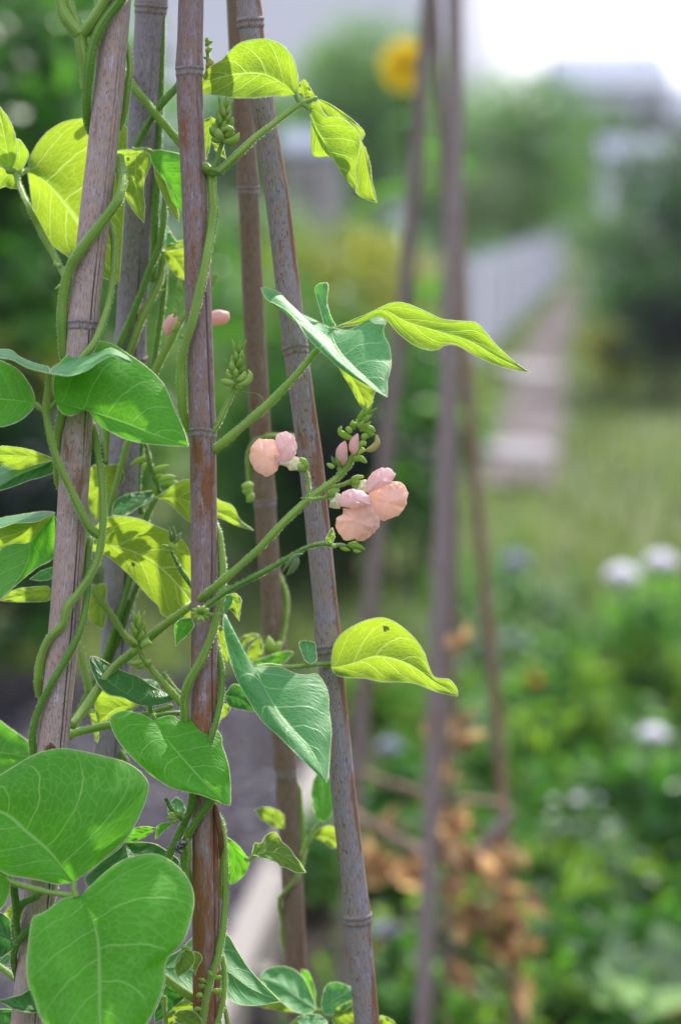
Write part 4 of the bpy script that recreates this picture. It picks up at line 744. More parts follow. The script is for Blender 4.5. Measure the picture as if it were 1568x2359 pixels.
stem(p3, 1.455, 'I', [(1120, 1230, -.4), (1200, 1290, -.3), (1290, 1355, -.2), (1390, 1420, 0)], 52, 64, 'light', 'leaf_stalk')
s = stem(p3, 1.42, 'I', [(1270, 1040), (1300, 1040), (1330, 1060)], 30, 24, 'light', 'leaf_stalk')
leaflet(s, 1.418, 'I', [(1290, 1050), (1270, 1150), (1240, 1243)], [(1262, 1100), (1215, 1190)], [(1340, 1070), (1358, 1130), (1310, 1200)], (0, -.3), 'young')
leaflet(s, 1.42, 'I', [(1290, 1055), (1250, 1110), (1216, 1188)], [(1258, 1080), (1225, 1140)], [(1280, 1100), (1245, 1150)], (0, -.3), 'young')
leaflet(s, 1.42, 'I', [(1330, 1065), (1360, 1140), (1360, 1232)], [(1340, 1140), (1345, 1190)], [(1385, 1075), (1408, 1120), (1375, 1180)], (0, .1), 'young')
for q, w in (([(1480, 1240), (1460, 1215), (1455, 1195)], 30), ([(1440, 1280), (1410, 1265), (1378, 1255)], 26), ([(1430, 1300), (1400, 1310), (1385, 1290)], 34), ([(1500, 1260), (1530, 1245), (1545, 1262)], 30), ([(1490, 1330), (1520, 1345), (1545, 1320)], 44), ([(1410, 1380), (1390, 1370), (1370, 1385)], 40), ([(1400, 1470), (1370, 1465), (1345, 1475)], 30)):
    bud(p3, 1.425, 'I', q, w, 'green')
leaflet(p3, 1.47, 'I', [(1360, 1440), (1250, 1470), (1130, 1580)], [(1300, 1520), (1200, 1570)], [(1280, 1410), (1200, 1470), (1150, 1530)], (0, .2), 'lit')
leaflet(p3, 1.43, 'I', [(1210, 1510), (1300, 1530), (1420, 1600)], [(1230, 1560), (1330, 1600)], [(1250, 1480), (1340, 1480), (1395, 1530)], (0, -.5), 'young')
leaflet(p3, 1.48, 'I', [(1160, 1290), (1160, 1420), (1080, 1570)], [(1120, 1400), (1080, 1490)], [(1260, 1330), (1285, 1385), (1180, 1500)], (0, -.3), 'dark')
stem(p3, 1.45, 'I', [(1145, 1380), (1150, 1480), (1160, 1600)], 30, 32, 'light', 'leaf_stalk')
leaflet(p3, 1.44, 'J', [(240, 1500), (285, 1530), (330, 1580)], [(230, 1540)], [(275, 1500), (320, 1540)], (0, -.4), 'young')

# ---- young plant on the back cane (out of focus)
stem(p4, D4, 'F', [(860, 255, .2), (760, 248, -.6), (640, 255, -.9), (560, 290, -.7), (515, 370, -.3), (512, 480, 0), (535, 600, .4), (600, 700, 1.0)], 30, 40, 'light')
stem(p4, D4, 'F', [(660, 1100, 1.0), (735, 1240, .4), (775, 1370, 0), (770, 1500, -.3), 'H', (755, 200, -.4), (730, 300, -.8), (690, 380, -1.0)], 34, 36, 'light')
stem(p4, D4, 'H', [(760, 1180, .8), (860, 1300, .2), (875, 1450, 0), 'J', (890, 200, -.1), (890, 400, -.3), (840, 560, -.9), (730, 690, -.8), (720, 740, -.4), (750, 860, 0), (745, 960, .4), (790, 1200, .8), (820, 1800, .6), (850, 5200, .4)], 32, 34, 'light', n=90)
for q, w in (([(545, 590), (500, 600), (460, 600)], 60), ([(540, 620), (500, 640), (465, 630)], 50), ([(530, 640), (520, 690), (500, 715)], 60)): bud(p4, 1.575, 'F', q, w, 'green')
for q, w in (([(690, 380), (660, 300), (650, 250)], 70), ([(700, 370), (720, 320), (740, 290)], 60), ([(690, 360), (640, 330), (610, 320)], 50)): bud(p4, 1.60, 'H', q, w, 'green')
leaflet(p4, 1.59, 'H', [(590, 250), (500, 270), (435, 330)], [(500, 300), (450, 350)], [(540, 235), (470, 260), (430, 300)], (0, -.3), 'young')
leaflet(p4, 1.59, 'H', [(595, 260), (570, 340), (545, 425)], [(520, 330), (500, 420)], [(612, 320), (600, 400)], (0, 0), 'lit')
leaflet(p4, 1.58, 'H', [(520, 440), (660, 420), (760, 390), (828, 370)], [(650, 462), (750, 442), (800, 400)], [(620, 402), (740, 362), (800, 358)], (0, -.5), 'green')
s = stem(p4, 1.62, 'J', [(885, 400, 0), (910, 330, 0), (940, 265, -.2), (990, 190, -.4), (1030, 150, -.4)], 34, 26, 'light', 'leaf_stalk')
leaflet(s, 1.60, 'H', [(1035, 1550), (1015, 1380), (1000, 1190)], [(985, 1520), (950, 1400), (962, 1270)], [(1080, 1510), (1110, 1400), (1090, 1260)], (0, -.7), 'green')
leaflet(s, 1.61, 'J', [(945, 268), (1040, 265), (1140, 320)], [(1020, 292), (1100, 345)], [(1000, 215), (1080, 190), (1130, 230)], (0, 0), 'lit')
leaflet(s, 1.62, 'J', [(760, 210), (660, 130), (555, 75)], [(690, 195), (600, 140)], [(750, 110), (650, 62)], (0, 0), 'lit')
leaflet(p4, 1.60, 'J', [(880, 1190), (945, 1310), (970, 1460)], [(890, 1300), (940, 1420)], [(930, 1210), (978, 1350)], (0, 0), 'green')
s = stem(p4, 1.56, 'J', [(800, 1600, .4), (900, 1520, .2), (985, 1482, 0), (1020, 1480, 0), (1040, 1460, 0)], 40, 26, 'light', 'leaf_stalk')
leaflet(s, 1.56, 'J', [(988, 1482), (880, 1400), (740, 1310), (585, 1250)], [(900, 1502), (820, 1480), (720, 1400), (640, 1330)], [(970, 1420), (930, 1320), (895, 1252), (830, 1195), (740, 1170), (640, 1192)], (0, -.9), 'blue')
leaflet(s, 1.57, 'J', [(838, 1492), (740, 1438), (540, 1440)], [(740, 1480), (640, 1462)], [(800, 1430), (740, 1398), (640, 1420)], (0, .2), 'lit')
leaflet(s, 1.55, 'J', [(1035, 1500), (1100, 1410), (1250, 1330)], [(1020, 1440), (1030, 1360), (1060, 1300), (1120, 1280), (1190, 1300)], [(1080, 1512), (1180, 1480), (1245, 1420)], (0, -.6), 'blue')
leaflet(s, 1.55, 'J', [(1085, 1525), (1180, 1500), (1330, 1480)], [(1130, 1460), (1250, 1400), (1320, 1420)], [(1120, 1580), (1250, 1600), (1320, 1560)], (0, -.2), 'lit')
leaflet(s, 1.54, 'J', [(1030, 1530), (940, 1530), (850, 1525)], [(1000, 1510), (930, 1502)], [(1060, 1570), (950, 1590), (870, 1570)], (0, -1.3), 'blue')
leaflet(s, 1.56, 'J', [(1420, 1520), (1480, 1545), (1540, 1590)], [(1430, 1560), (1480, 1600)], [(1450, 1515), (1520, 1550)], (0, .1), 'lit')

# ------------------------------------------------------------------ insects
g = NT('fly_body'); FLY = g.done(g.pbr(g.mix(g.ss(g.noise(g.obj(), 700.0, 3.0), .42, .6), (.012, .011, .012), (.20, .19, .17)), .35, None, .6))
g = NT('fly_wing'); WING = g.done(g.mixs(.5, g.pbr((.16, .15, .11), .25, None, .6), g.trans((.25, .23, .18))))
g = NT('fly_eye'); EYEM = g.done(g.pbr((.12, .015, .02), .3))
def insect_tube(parent, d, tile, pts, w, mat, name, prof=((0, .2), (.15, .8), (.5, 1), (.85, .8), (1, .2))):
    P = px(tile, pts); Q = spline(P, 14); D = d + Q[:, 2] * .01
    X = W(Q[:, 0], Q[:, 1], D); rad = np.interp(np.linspace(0, 1, 14), *zip(*prof)) * w * S9 / FPX * d * .5
    return Geo().add(*tube(X, rad, 10)).build(name, [mat], parent)
fl = empty('fly', W(416, 1951, 1.412), 'dark hairy fly clinging to the green vine just left of the centre cane', 'fly')
insect_tube(fl, 1.412, 'I', [(1275, 285), (1255, 320), (1240, 350), (1255, 375)], 62, FLY, 'thorax')
insect_tube(fl, 1.412, 'I', [(1270, 330), (1262, 295), (1258, 285)], 66, FLY, 'abdomen')
insect_tube(fl, 1.411, 'I', [(1245, 355), (1258, 370), (1266, 384)], 34, FLY, 'head')
insect_tube(fl, 1.410, 'I', [(1262, 372), (1266, 380), (1268, 388)], 20, EYEM, 'eye')
wg = insect_tube(fl, 1.413, 'I', [(1275, 350), (1290, 320), (1312, 284)], 22, WING, 'wing', ((0, .4), (.4, 1), (.8, .9), (1, .1)))
for q in ([(1240, 330), (1222, 320), (1205, 330), (1192, 324)], [(1240, 345), (1215, 345), (1200, 356), (1190, 358)], [(1250, 300), (1235, 292), (1222, 284)], [(1240, 350), (1222, 362), (1210, 368)], [(1255, 370), (1242, 380), (1232, 374)]):
    insect_tube(fl, 1.41, 'I', q, 5, FLY, 'fly_leg', ((0, 1), (1, .7)))
be = empty('beetle', W(820, 447, 1.436), 'tiny dark beetle hanging from the tip of the folded upper bean leaf', 'beetle')
insect_tube(be, 1.436, 'B', [(1251, 1340), (1258, 1350), (1266, 1360)], 18, FLY, 'beetle_body')
for q in ([(1258, 1352), (1264, 1346), (1268, 1349)], [(1260, 1358), (1268, 1358), (1272, 1364)]): insect_tube(be, 1.436, 'B', q, 3, FLY, 'beetle_leg', ((0, 1), (1, 1)))
sp_ = empty('spider', W(307, 1299, 1.508), 'small long legged spider on the bright bean leaf left of the centre cane', 'spider')
insect_tube(sp_, 1.508, 'E', [(920, 1133), (928, 1146), (936, 1158)], 24, FLY, 'spider_body')
for q in ([(922, 1140), (900, 1120), (865, 1108)], [(925, 1145), (905, 1165), (892, 1200)], [(935, 1150), (955, 1160), (990, 1165)], [(932, 1155), (935, 1190), (945, 1235)], [(925, 1138), (910, 1105), (905, 1080)], [(935, 1145), (960, 1135), (985, 1120)]):
    insect_tube(sp_, 1.508, 'E', q, 3.2, FLY, 'spider_leg', ((0, 1), (1, .8)))

# ------------------------------------------------------------------ the ground
def sheet(name, pts, z, mat, thick=0.0):
    v = [(x, y, z) for x, y in pts]
    return tag(mesh(name, v, [tuple(range(len(v)))], mat, None, False), kind='structure')
g = NT('meadow_ground'); o_ = g.node('ShaderNodeNewGeometry').outputs['Position']
n1 = g.noise(o_, .9, 4.0); n2 = g.noise(o_, 7.0, 4.0, .6)
cm = g.mix(g.ss(n1, .38, .62), (.055, .095, .024), (.105, .13, .042)); cm = g.mix(g.ss(n2, .45, .7, 0.0, .6), cm, (.10, .085, .045))
MEADOW = g.done(g.pbr(cm, .9, g.bump(n2, .8, .03), .2))
g = NT('gravel'); o_ = g.node('ShaderNodeNewGeometry').outputs['Position']
vc = g.node('ShaderNodeTexVoronoi', {'Vector': o_, 'Scale': 75.0}); vh = vc.outputs[0]
cs = g.node('ShaderNodeSeparateColor', {0: vc.outputs[1]}).outputs[0]
n1 = g.noise(o_, 3.0, 4.0)
gc = g.mix(cs, (.027, .024, .030), (.068, .061, .076)); gc = g.mix(g.ss(n1, .4, .65, 0.0, .55), gc, (.045, .038, .038)); gc = g.mix(g.ss(cs, .955, .97), gc, (.42, .40, .41))  # pebble greys kept dark, shadow over the path put into them
GRAVEL = g.done(g.pbr(gc, .95, g.bump(vh, 1.0, .012), .08))
g = NT('soil'); o_ = g.node('ShaderNodeNewGeometry').outputs['Position']
n1 = g.noise(o_, 30.0, 5.0, .65)
SOIL = g.done(g.pbr(g.mix(n1, (.018, .014, .012), (.075, .055, .042)), .95, g.bump(n1, 1.0, .03), .2))
g = NT('stone_slab'); o_ = g.node('ShaderNodeNewGeometry').outputs['Position']
n1 = g.noise(o_, 2.6, 5.0, .6); n2 = g.noise(o_, 40.0, 3.0)
SLAB = g.done(g.pbr(g.mix(g.ss(n1, .35, .65), (.11, .092, .084), (.18, .155, .15)), .95, g.bump(n2, .8, .02), .05))
g = NT('pale_slab'); n2 = g.noise(g.obj(), 30.0, 4.0)
PALE = g.done(g.pbr(g.mix(n2, (.17, .158, .155), (.25, .235, .235)), .75, None, .3))

# one big sheet to the horizon, gently uneven close by
gx = np.concatenate([[-59, -40], np.linspace(-14, 18, 65), [40, 79]]); gy = np.concatenate([[-19, -8], np.linspace(-4, 48, 105), [80, 124]])
XX, YY = np.meshgrid(gx, gy); RG = np.random.default_rng(11)
ZZ = np.where((abs(XX) < 19) & (YY > 5) & (YY < 50), .02 * np.sin(XX * 1.7) * np.cos(YY * 1.1), 0.0) - .02
nx_, ny_ = len(gx), len(gy)
tag(mesh('ground', np.stack([XX, YY, ZZ], -1).reshape(-1, 3), [(j * nx_ + i, j * nx_ + i + 1, (j + 1) * nx_ + i + 1, (j + 1) * nx_ + i) for j in range(ny_ - 1) for i in range(nx_ - 1)], MEADOW), kind='structure')
sheet('gravel_path', [(-2.6, 2.2), (-.30, 2.2), (-.19, 3.4), (-.06, 4.7), (-.10, 6.25), (-2.9, 6.35)], .012, GRAVEL)
sheet('soil_bed', [(-.6, .6), (1.9, .6), (2.3, 7.0), (.06, 7.0), (-.02, 4.8), (-.14, 3.5), (-.25, 2.2), (-.6, 2.2)], .008, SOIL)
# timber edging of the path
g = NT('weathered_timber'); n1 = g.noise(g.node('ShaderNodeMapping', {0: g.obj(), 3: (30.0, 3.0, 30.0)}).outputs[0], 2.0, 4.0)
TIMBER = g.done(g.pbr(g.mix(n1, (.17, .15, .13), (.31, .28, .25)), .8, g.bump(n1, .5, .004)))
def box_on(name, a, b, w, h, mat, parent=None, z0=0.0, bev=.006):
    a, b = np.array(a, float), np.array(b, float); t = (b - a) / np.linalg.norm(b - a); s = np.array((-t[1], t[0]))
    prof = [(-w / 2, 0), (w / 2, 0), (w / 2, h - bev), (w / 2 - bev, h), (-w / 2 + bev, h), (-w / 2, h - bev)]
    V = [(*(p + s * q[0]), z0 + q[1]) for p in (a, b) for q in prof]; n = len(prof)
    F = [(i, (i + 1) % n, n + (i + 1) % n, n + i) for i in range(n)] + [tuple(range(n))[::-1], tuple(range(n, 2 * n))]
    return mesh(name, V, F, mat, parent, False)
e = empty('timber_edging', (-.15, 3.8, 0), 'weathered timber board edging the grey gravel path at lower left', 'path edging')
box_on('board', (-.31, 2.2), (-.032, 4.95), .062, .12, TIMBER, e)
for y in (2.6, 3.5, 4.4):
    k = -.31 + (y - 2.2) / 2.75 * .278; box_on('peg', (k + .05, y - .02), (k + .05, y + .02), .035, .10, TIMBER, e)

# the slab path on the right, one slab at a time would be a step: pale loose slabs lie on it
pathc = [(0.86, 10.6), (0.98, 11.6), (1.35, 15.0), (1.75, 19.0), (2.35, 24.5), (3.3, 32.0), (4.6, 42.0), (5.6, 50.0)]
L_, R__ = [], []
for i, (x, y) in enumerate(pathc):
    w = .17 + .012 * i; L_.append((x - w, y)); R__.append((x + w, y))
sheet('stone_path', L_ + R__[::-1], .03, SLAB)
def slab(u, v, lx, ly, rot, label):
    c = ground(u, v); r = random.Random(u); P = []
    for i in range(14):
        a = i / 14 * 6.2832; k = 1 + r.uniform(-.08, .06)
        q = np.array((math.copysign(abs(math.cos(a))**.5, math.cos(a)) * lx / 2 * k, math.copysign(abs(math.sin(a))**.5, math.sin(a)) * ly / 2 * k))
        P.append((c[0] + q[0] * math.cos(rot) - q[1] * math.sin(rot), c[1] + q[0] * math.sin(rot) + q[1] * math.cos(rot)))
    n = 14; V = [(x, y, -.02) for x, y in P] + [(x, y, .045) for x, y in P] + [(c[0] + (x - c[0]) * .95, c[1] + (y - c[1]) * .95, .056) for x, y in P]
    F = [(k * n + i, k * n + (i + 1) % n, (k + 1) * n + (i + 1) % n, (k + 1) * n + i) for k in range(2) for i in range(n)] + [tuple(range(2 * n, 3 * n))]
    tag(mesh('paving_slab', V, F, PALE, None, False), label, 'paving slab', 'pale slabs of the garden path')
slab(1195, 1052, .40, .8, .1, 'nearest pale paving slab at the start of the garden path')
slab(1205, 862, .40, 1.5, .15, 'pale paving slab further up the path beside the white fence')

# ------------------------------------------------------------------ plant makers for the garden behind
def leaf_cloud(g, rng, cen, rad, n, size, tints, aspect=1.7, shell=.62, up=.35, bend=.25):
    """n leaf-sized faces spread through the volume of a lump"""
    cen = np.array(cen, float); rad = np.array(rad, float)
    d = rng.normal(0, 1, (n, 3)); d /= np.linalg.norm(d, axis=1)[:, None]
    r = shell + (1 - shell) * rng.random(n)**.6; r *= 1 + .10 * rng.normal(0, 1, n)
    p = cen + d * rad * r[:, None]
    nr = d + rng.normal(0, .55, (n, 3)) + np.array((0, 0, up)); nr /= np.linalg.norm(nr, axis=1)[:, None]
    t = np.cross(nr, rng.normal(0, 1, (n, 3))); t /= np.linalg.norm(t, axis=1)[:, None] + 1e-9; b = np.cross(nr, t)
    s = size * rng.uniform(.6, 1.25, n)[:, None]
    q = np.stack([p - t * s * .5, p + b * s * .5 / aspect - nr * s * bend * .3, p + t * s * .5 - nr * s * bend, p - b * s * .5 / aspect - nr * s * bend * .3], 1)
    g['v'].append(q.reshape(-1, 3)); g['c'].append(np.repeat(rng.random(n) * .7 + tints * .3, 4))
def finish(gd, name, mat, parent, kind=None):
    V = np.concatenate(gd['v']); k = len(V) // 4; F = (np.arange(k * 4).reshape(k, 4))
    o = mesh(name, V, F.tolist(), mat, parent, False, col=np.concatenate(gd['c']))
    if kind: o['kind'] = kind
    return o
g = NT('bark'); n1 = g.noise(g.obj(), 30.0, 4.0); BARK = g.done(g.pbr(g.mix(n1, (.05, .04, .03), (.14, .11, .085)), .9, g.bump(n1, .8, .02)))
GREENS = {'dark': simple_leaf('hedge_leaf', (.024, .098, .011), (.07, .30, .012), .4, .35, .6),
          'yew': simple_leaf('dark_conifer', (.008, .018, .014), (.014, .035, .018), .5, .25, .5),
          'mid': simple_leaf('garden_leaf', (.05, .15, .025), (.15, .42, .03), .5, .45, .5),
          'light': simple_leaf('light_leaf', (.095, .18, .035), (.28, .50, .035), .5, .5, .4),
          'yellow': simple_leaf('yellow_leaf', (.18, .19, .04), (.46, .48, .05), .5, .5, .35),
          'sage': simple_leaf('sage_leaf', (.13, .20, .11), (.26, .42, .16), .5, .45, .4),
          'far': simple_leaf('far_tree_leaf', (.09, .20, .045), (.26, .54, .06), .5, .45, .4),
          'brown': simple_leaf('dry_leaf', (.46, .29, .15), (.66, .44, .21), .7, .5, .55),
          'grass': simple_leaf('grass_blade', (.085, .125, .036), (.20, .28, .06), .5, .5, .45),
          'white': simple_leaf('white_petal', (.84, .82, .86), (.9, .88, .92), .5, .45, .04),
          'lilac': simple_leaf('lilac_petal', (.46, .46, .58), (.52, .52, .64), .5, .3, .15),
          'orange': simple_leaf('orange_petal', (.75, .26, .04), (.85, .35, .05), .5, .3, .2),
          'red': simple_leaf('red_petal', (.55, .03, .03), (.6, .05, .04), .5, .3, .2),
          'sun': simple_leaf('sunflower_petal', (.90, .70, .010), (.95, .78, .015), .5, .5, .08)}
def lumps(rng, base, w, dpt, h0, h1, n):
    out = []
    for i in range(n):
        a = rng.uniform(0, 6.2832); k = rng.random()**.5
        z = rng.uniform(h0, h1); f = 1 - .35 * abs((z - h0) / (h1 - h0 + 1e-6) - .45)
        out.append((base[0] + math.cos(a) * k * w / 2 * f, base[1] + math.sin(a) * k * dpt / 2 * f, z))
    return out
def bush(name, label, cat, base, w, dpt, h, mats, n, leaf, seed, trunk=.04, h0=.0, nl=14, group=None, crown='foliage', lr=.42):
    """a shrub or tree: tapered trunk with limbs, crown of overlapping leaf lumps"""
    rng = np.random.default_rng(seed); base = np.array([base[0], base[1], 0.0])
    e = empty(name, base, label, cat, group)
    L = lumps(rng, base, w * .72, dpt * .72, h0 + (h - h0) * .2, h - (h - h0) * .16, nl)
    g = Geo()
    topz = h0 + (h - h0) * .55; k = np.linspace(0, 1, 8)
    g.add(*tube(np.stack([base[0] + .04 * h * np.sin(k * 3), base[1] + k * 0, k * topz], 1), trunk * (1 - .55 * k), 10))
    for c in L[:8]:
        s0 = np.array((base[0], base[1], topz * rng.uniform(.35, .85))); c = np.array(c)
        P = np.stack([s0 + (c - s0) * t + np.array((0, 0, .12 * h * math.sin(t * 3.1) * .3)) for t in np.linspace(0, 1, 7)])
        g.add(*tube(P, trunk * .45 * (1 - .7 * np.linspace(0, 1, 7)), 7))
    g.build('trunk', [BARK], e)
    gds = [dict(v=[], c=[]) for _ in mats]
    for i, c in enumerate(L):
        r = min(w, dpt, h - h0) * lr * rng.uniform(.62, 1.1)
        leaf_cloud(gds[int(rng.integers(len(mats)))], rng, c, (r, r, r * .85), max(20, n // nl), leaf, rng.random())
    for gd, m in zip(gds, mats):
        if gd['v']: finish(gd, crown, GREENS[m], e)
    return e

# left: a tall dark hedge, shrubs and a lit hedge patch painted in yellow green
bush('hedge_shrub', 'tall dark green hedge bush filling the left edge behind the canes', 'hedge', (-1.15, 6.6), 1.5, 1.3, 2.6, ('dark', 'dark', 'mid'), 9000, .075, 21, nl=34, lr=.30)
bush('hedge_shrub', 'tall dark hedge bush behind the two leftmost canes', 'hedge', (-1.02, 7.3), .95, 1.1, 2.35, ('dark', 'mid', 'dark'), 6000, .07, 22, nl=26, lr=.36)
bush('hedge_shrub', 'very dark low bush at the hedge foot beside the gravel', 'shrub', (-1.05, 5.85), .95, .6, .95, ('dark', 'yew'), 3500, .06, 23, nl=16)
bush('yellow_shrub', 'sunlit bit of the dark left hedge, its light painted as yellow green leaves', 'shrub', tuple(ground(80, 1640)[:2] + (0, .1)), .30, .3, 1.10, ('yellow', 'mid'), 500, .05, 24, .012, h0=.75, nl=7)  # lit part of the hedge, sunlight put into its leaf colour
# the middle: dark shrubs between the canes
bush('dark_shrub', 'dark green rounded shrub behind the slim back cane', 'shrub', (-.17, 8.3), 1.0, .9, 1.16, ('dark', 'dark', 'mid'), 6000, .055, 25, nl=20)
bush('dark_shrub', 'dark shrub behind the peach flowers', 'shrub', (.02, 7.9), .62, .6, .92, ('dark', 'yew', 'dark'), 4200, .05, 26, nl=16)
bush('yellow_shrub', 'yellowish green clipped shrub seen between the leaning cane and far canes', 'shrub', (-.02, 9.8), 1.15, .7, 1.30, ('yellow', 'light'), 3600, .05, 27, nl=18, h0=.4)
bush('green_shrub', 'bright mid green bush low behind the left far cane', 'shrub', (.36, 8.6), .34, .4, .95, ('light', 'mid'), 2000, .05, 28, nl=10)
bush('clipped_hedge', 'dark flat topped strip of clipped hedge in the middle distance', 'hedge', (-.45, 17.0), 2.6, .6, 1.36, ('dark', 'mid'), 6000, .06, 29, nl=26, h0=.3)
bush('light_shrub', 'pale green feathery bush in front of the small grey shed', 'shrub', (-.75, 20.0), 1.6, 1.0, 1.5, ('far', 'sage'), 4000, .08, 30, nl=16)
# trees on the skyline
bush('tree', 'bushy green tree left of the sunflower', 'tree', tuple(at(850, 400, 34)[:2]), 2.5, 2.0, 4.45, ('far', 'mid'), 7000, .13, 31, .10, h0=.7, nl=22, crown='crown')
bush('tree', 'low spreading green tree between the far canes and the pale house', 'tree', tuple(at(1180, 300, 38)[:2]), 2.7, 2.0, 3.85, ('far', 'mid'), 7000, .14, 32, .10, h0=.5, nl=22, crown='crown')
bush('tree', 'mid green round tree directly behind the far cane tops', 'tree', tuple(at(1010, 300, 42)[:2]), 2.4, 2.0, 3.9, ('mid', 'far'), 5000, .14, 33, .10, h0=.4, nl=18, crown='crown')
bush('tree', 'dark greyish tree standing before the pale house', 'tree', tuple(at(1512, 300, 44)[:2]), 1.9, 1.6, 3.75, ('yew', 'dark'), 5000, .10, 34, .08, h0=.4, nl=18, crown='crown')
bush('tree', 'distant pale green tree behind the small grey shed', 'tree', tuple(at(715, 300, 46)[:2]), 2.6, 2.2, 3.85, ('far', 'mid'), 9000, .17, 35, .12, h0=.4, nl=18, crown='crown')
bush('tree', 'distant green tree filling the gap between the centre cane and the slim back cane', 'tree', tuple(at(545, 300, 44)[:2]), 2.6, 2.2, 3.95, ('far', 'mid'), 9000, .16, 47, .12, h0=.3, nl=20, crown='crown')
bush('tree', 'distant grey green tree beyond the right hand bushes', 'tree', tuple(at(1400, 300, 55)[:2]), 4.0, 2.0, 4.1, ('far', 'dark'), 5000, .17, 36, .12, h0=.4, nl=18, crown='crown')
bush('tree', 'tall dark tree rising behind the tops of the left canes', 'tree', (-2.35, 12.5), 2.2, 1.6, 3.6, ('mid', 'dark'), 8000, .10, 37, .09, h0=.6, nl=26, crown='crown')
# the middle right: shrubs along the path
bush('yellow_shrub', 'yellow green arching bush above the white fence', 'shrub', tuple(at(1190, 500, 47)[:2]), 2.7, 2.0, 3.1, ('yellow', 'light', 'mid'), 5000, .09, 38, nl=20)
bush('sage_shrub', 'rounded bush with pale sage top and dark base behind the white fence', 'shrub', tuple(at(1112, 500, 36)[:2]), 1.6, 1.4, 2.15, ('sage', 'light', 'sage'), 3600, .06, 39, nl=14, h0=.7)
bush('dark_shrub', 'deep green low bush between the far canes and the fence', 'shrub', tuple(at(1105, 560, 30)[:2]), 1.2, .9, 1.15, ('dark', 'dark', 'mid'), 3600, .05, 40, nl=16)
bush('light_shrub', 'loose grey green bush at the far end of the garden path', 'shrub', tuple(at(1385, 560, 46)[:2]), 1.6, 1.0, 2.2, ('far', 'sage'), 3500, .10, 41, nl=14)
bush('light_shrub', 'soft green bush below the small white shed', 'shrub', tuple(at(1430, 560, 24)[:2]), 1.3, 1.0, 1.45, ('mid', 'sage'), 4000, .07, 42, nl=16)
bush('yew_hedge', 'big blackish green conifer at the right edge', 'conifer', tuple(at(1610, 700, 17.0)[:2]), 1.35, 1.4, 2.25, ('yew', 'dark'), 9000, .06, 43, nl=30)
bush('yew_hedge', 'lower blackish bush in front of the conifer at right', 'shrub', tuple(at(1530, 700, 15.8)[:2]), .75, .8, 1.05, ('yew', 'yew', 'dark'), 4500, .05, 44, nl=18)
bush('yellow_shrub', 'small yellow green bush on the grass between the path and the dark conifer', 'shrub', tuple(at(1405, 850, 17.5)[:2]), .50, .5, .42, ('yellow', 'yellow', 'grass'), 1200, .05, 45, nl=8, trunk=.01)

# ------------------------------------------------------------------ buildings and the fence
g = NT('slate_roof'); n1 = g.noise(g.obj(), 4.0, 3.0); SLATE = g.done(g.pbr(g.mix(n1, (.17, .20, .27), (.24, .28, .35)), .8))
g = NT('white_paint'); n1 = g.noise(g.obj(), 3.0, 4.0); WHITE = g.done(g.pbr(g.mix(n1, (.46, .46, .53), (.58, .58, .64)), .6))
g = NT('shed_paint'); n1 = g.noise(g.obj(), 3.0, 4.0); SHEDW = g.done(g.pbr(g.mix(n1, (.78, .79, .86), (.88, .89, .94)), .6))
g = NT('pale_render'); n1 = g.noise(g.obj(), 1.0, 4.0); RENDER = g.done(g.pbr(g.mix(n1, (.46, .48, .54), (.56, .58, .63)), .8))
g = NT('grey_boards'); n1 = g.noise(g.obj(), 5.0, 4.0); GREYB = g.done(g.pbr(g.mix(n1, (.36, .32, .31), (.48, .44, .43)), .8))
g = NT('window_glass'); GLASS = g.done(g.pbr((.05, .06, .08), .08, None, .7))
def bx(name, lo, hi, mat, parent):
    (a, b, c), (d, e_, f) = lo, hi
    V = [(x, y, z) for x in (a, d) for y in (b, e_) for z in (c, f)]
    F = [(0, 1, 3, 2), (4, 6, 7, 5), (0, 4, 5, 1), (2, 3, 7, 6), (0, 2, 6, 4), (1, 5, 7, 3)]
    return mesh(name, V, F, mat, parent, False)
def gable(name, x0, x1, y0, y1, z0, z1, mat, parent, over=.3, th=.15):
    xo0, xo1, yo0, yo1 = x0 - over, x1 + over, y0 - over, y1 + over; ym = (y0 + y1) / 2
    V = [(x, y, z) for x in (xo0, xo1) for (y, z) in ((yo0, z0 - .1), (ym, z1), (yo1, z0 - .1), (yo1, z0 - .1 + th), (ym, z1 + th), (yo0, z0 - .1 + th))]
    F = [(0, 1, 7, 6), (1, 2, 8, 7), (2, 3, 9, 8), (3, 4, 10, 9), (4, 5, 11, 10), (5, 0, 6, 11), (0, 5, 4, 3, 2, 1), (6, 7, 8, 9, 10, 11)]
    return mesh(name, V, F, mat, parent, False)
hx = at(1290, 200, 95)[0]; hz = at(1290, 118, 95)[2]
e = empty('house', (hx + 3, 97, 0), 'pale distant house with a grey blue slate roof on the right skyline', 'house')
bx('wall', (hx, 95, 0), (hx + 4.6, 101, hz - 1.5), RENDER, e)
rf = gable('roof', hx, hx + 4.6, 95, 101, hz - 1.5, hz, SLATE, e)
bx('chimney', (hx + 3.6, 97.6, hz - .5), (hx + 4.0, 98.2, hz + .15), RENDER, rf)
for i in range(3):
    f = bx('window', (hx + .5 + i * 1.4, 94.94, hz - 3.4), (hx + 1.4 + i * 1.4, 94.99, hz - 2.2), WHITE, e)
    bx('pane', (hx + .57 + i * 1.4, 94.90, hz - 3.33), (hx + 1.33 + i * 1.4, 94.935, hz - 2.27), GLASS, f)
e = empty('house', (hx + 8, 110, 0), 'lower pale house roof cut by the right edge of the picture', 'house')
bx('wall', (hx + 6.0, 108, 0), (hx + 12, 114, hz - 2.6), RENDER, e); gable('roof', hx + 6.0, hx + 12, 108, 114, hz - 2.6, hz - .8, SLATE, e)
p0, p1_ = at(1400, 350, 31), at(1520, 470, 31)
e = empty('garden_shed', (p0[0], 31.5, 0), 'small white garden shed half hidden by bushes on the right', 'shed')
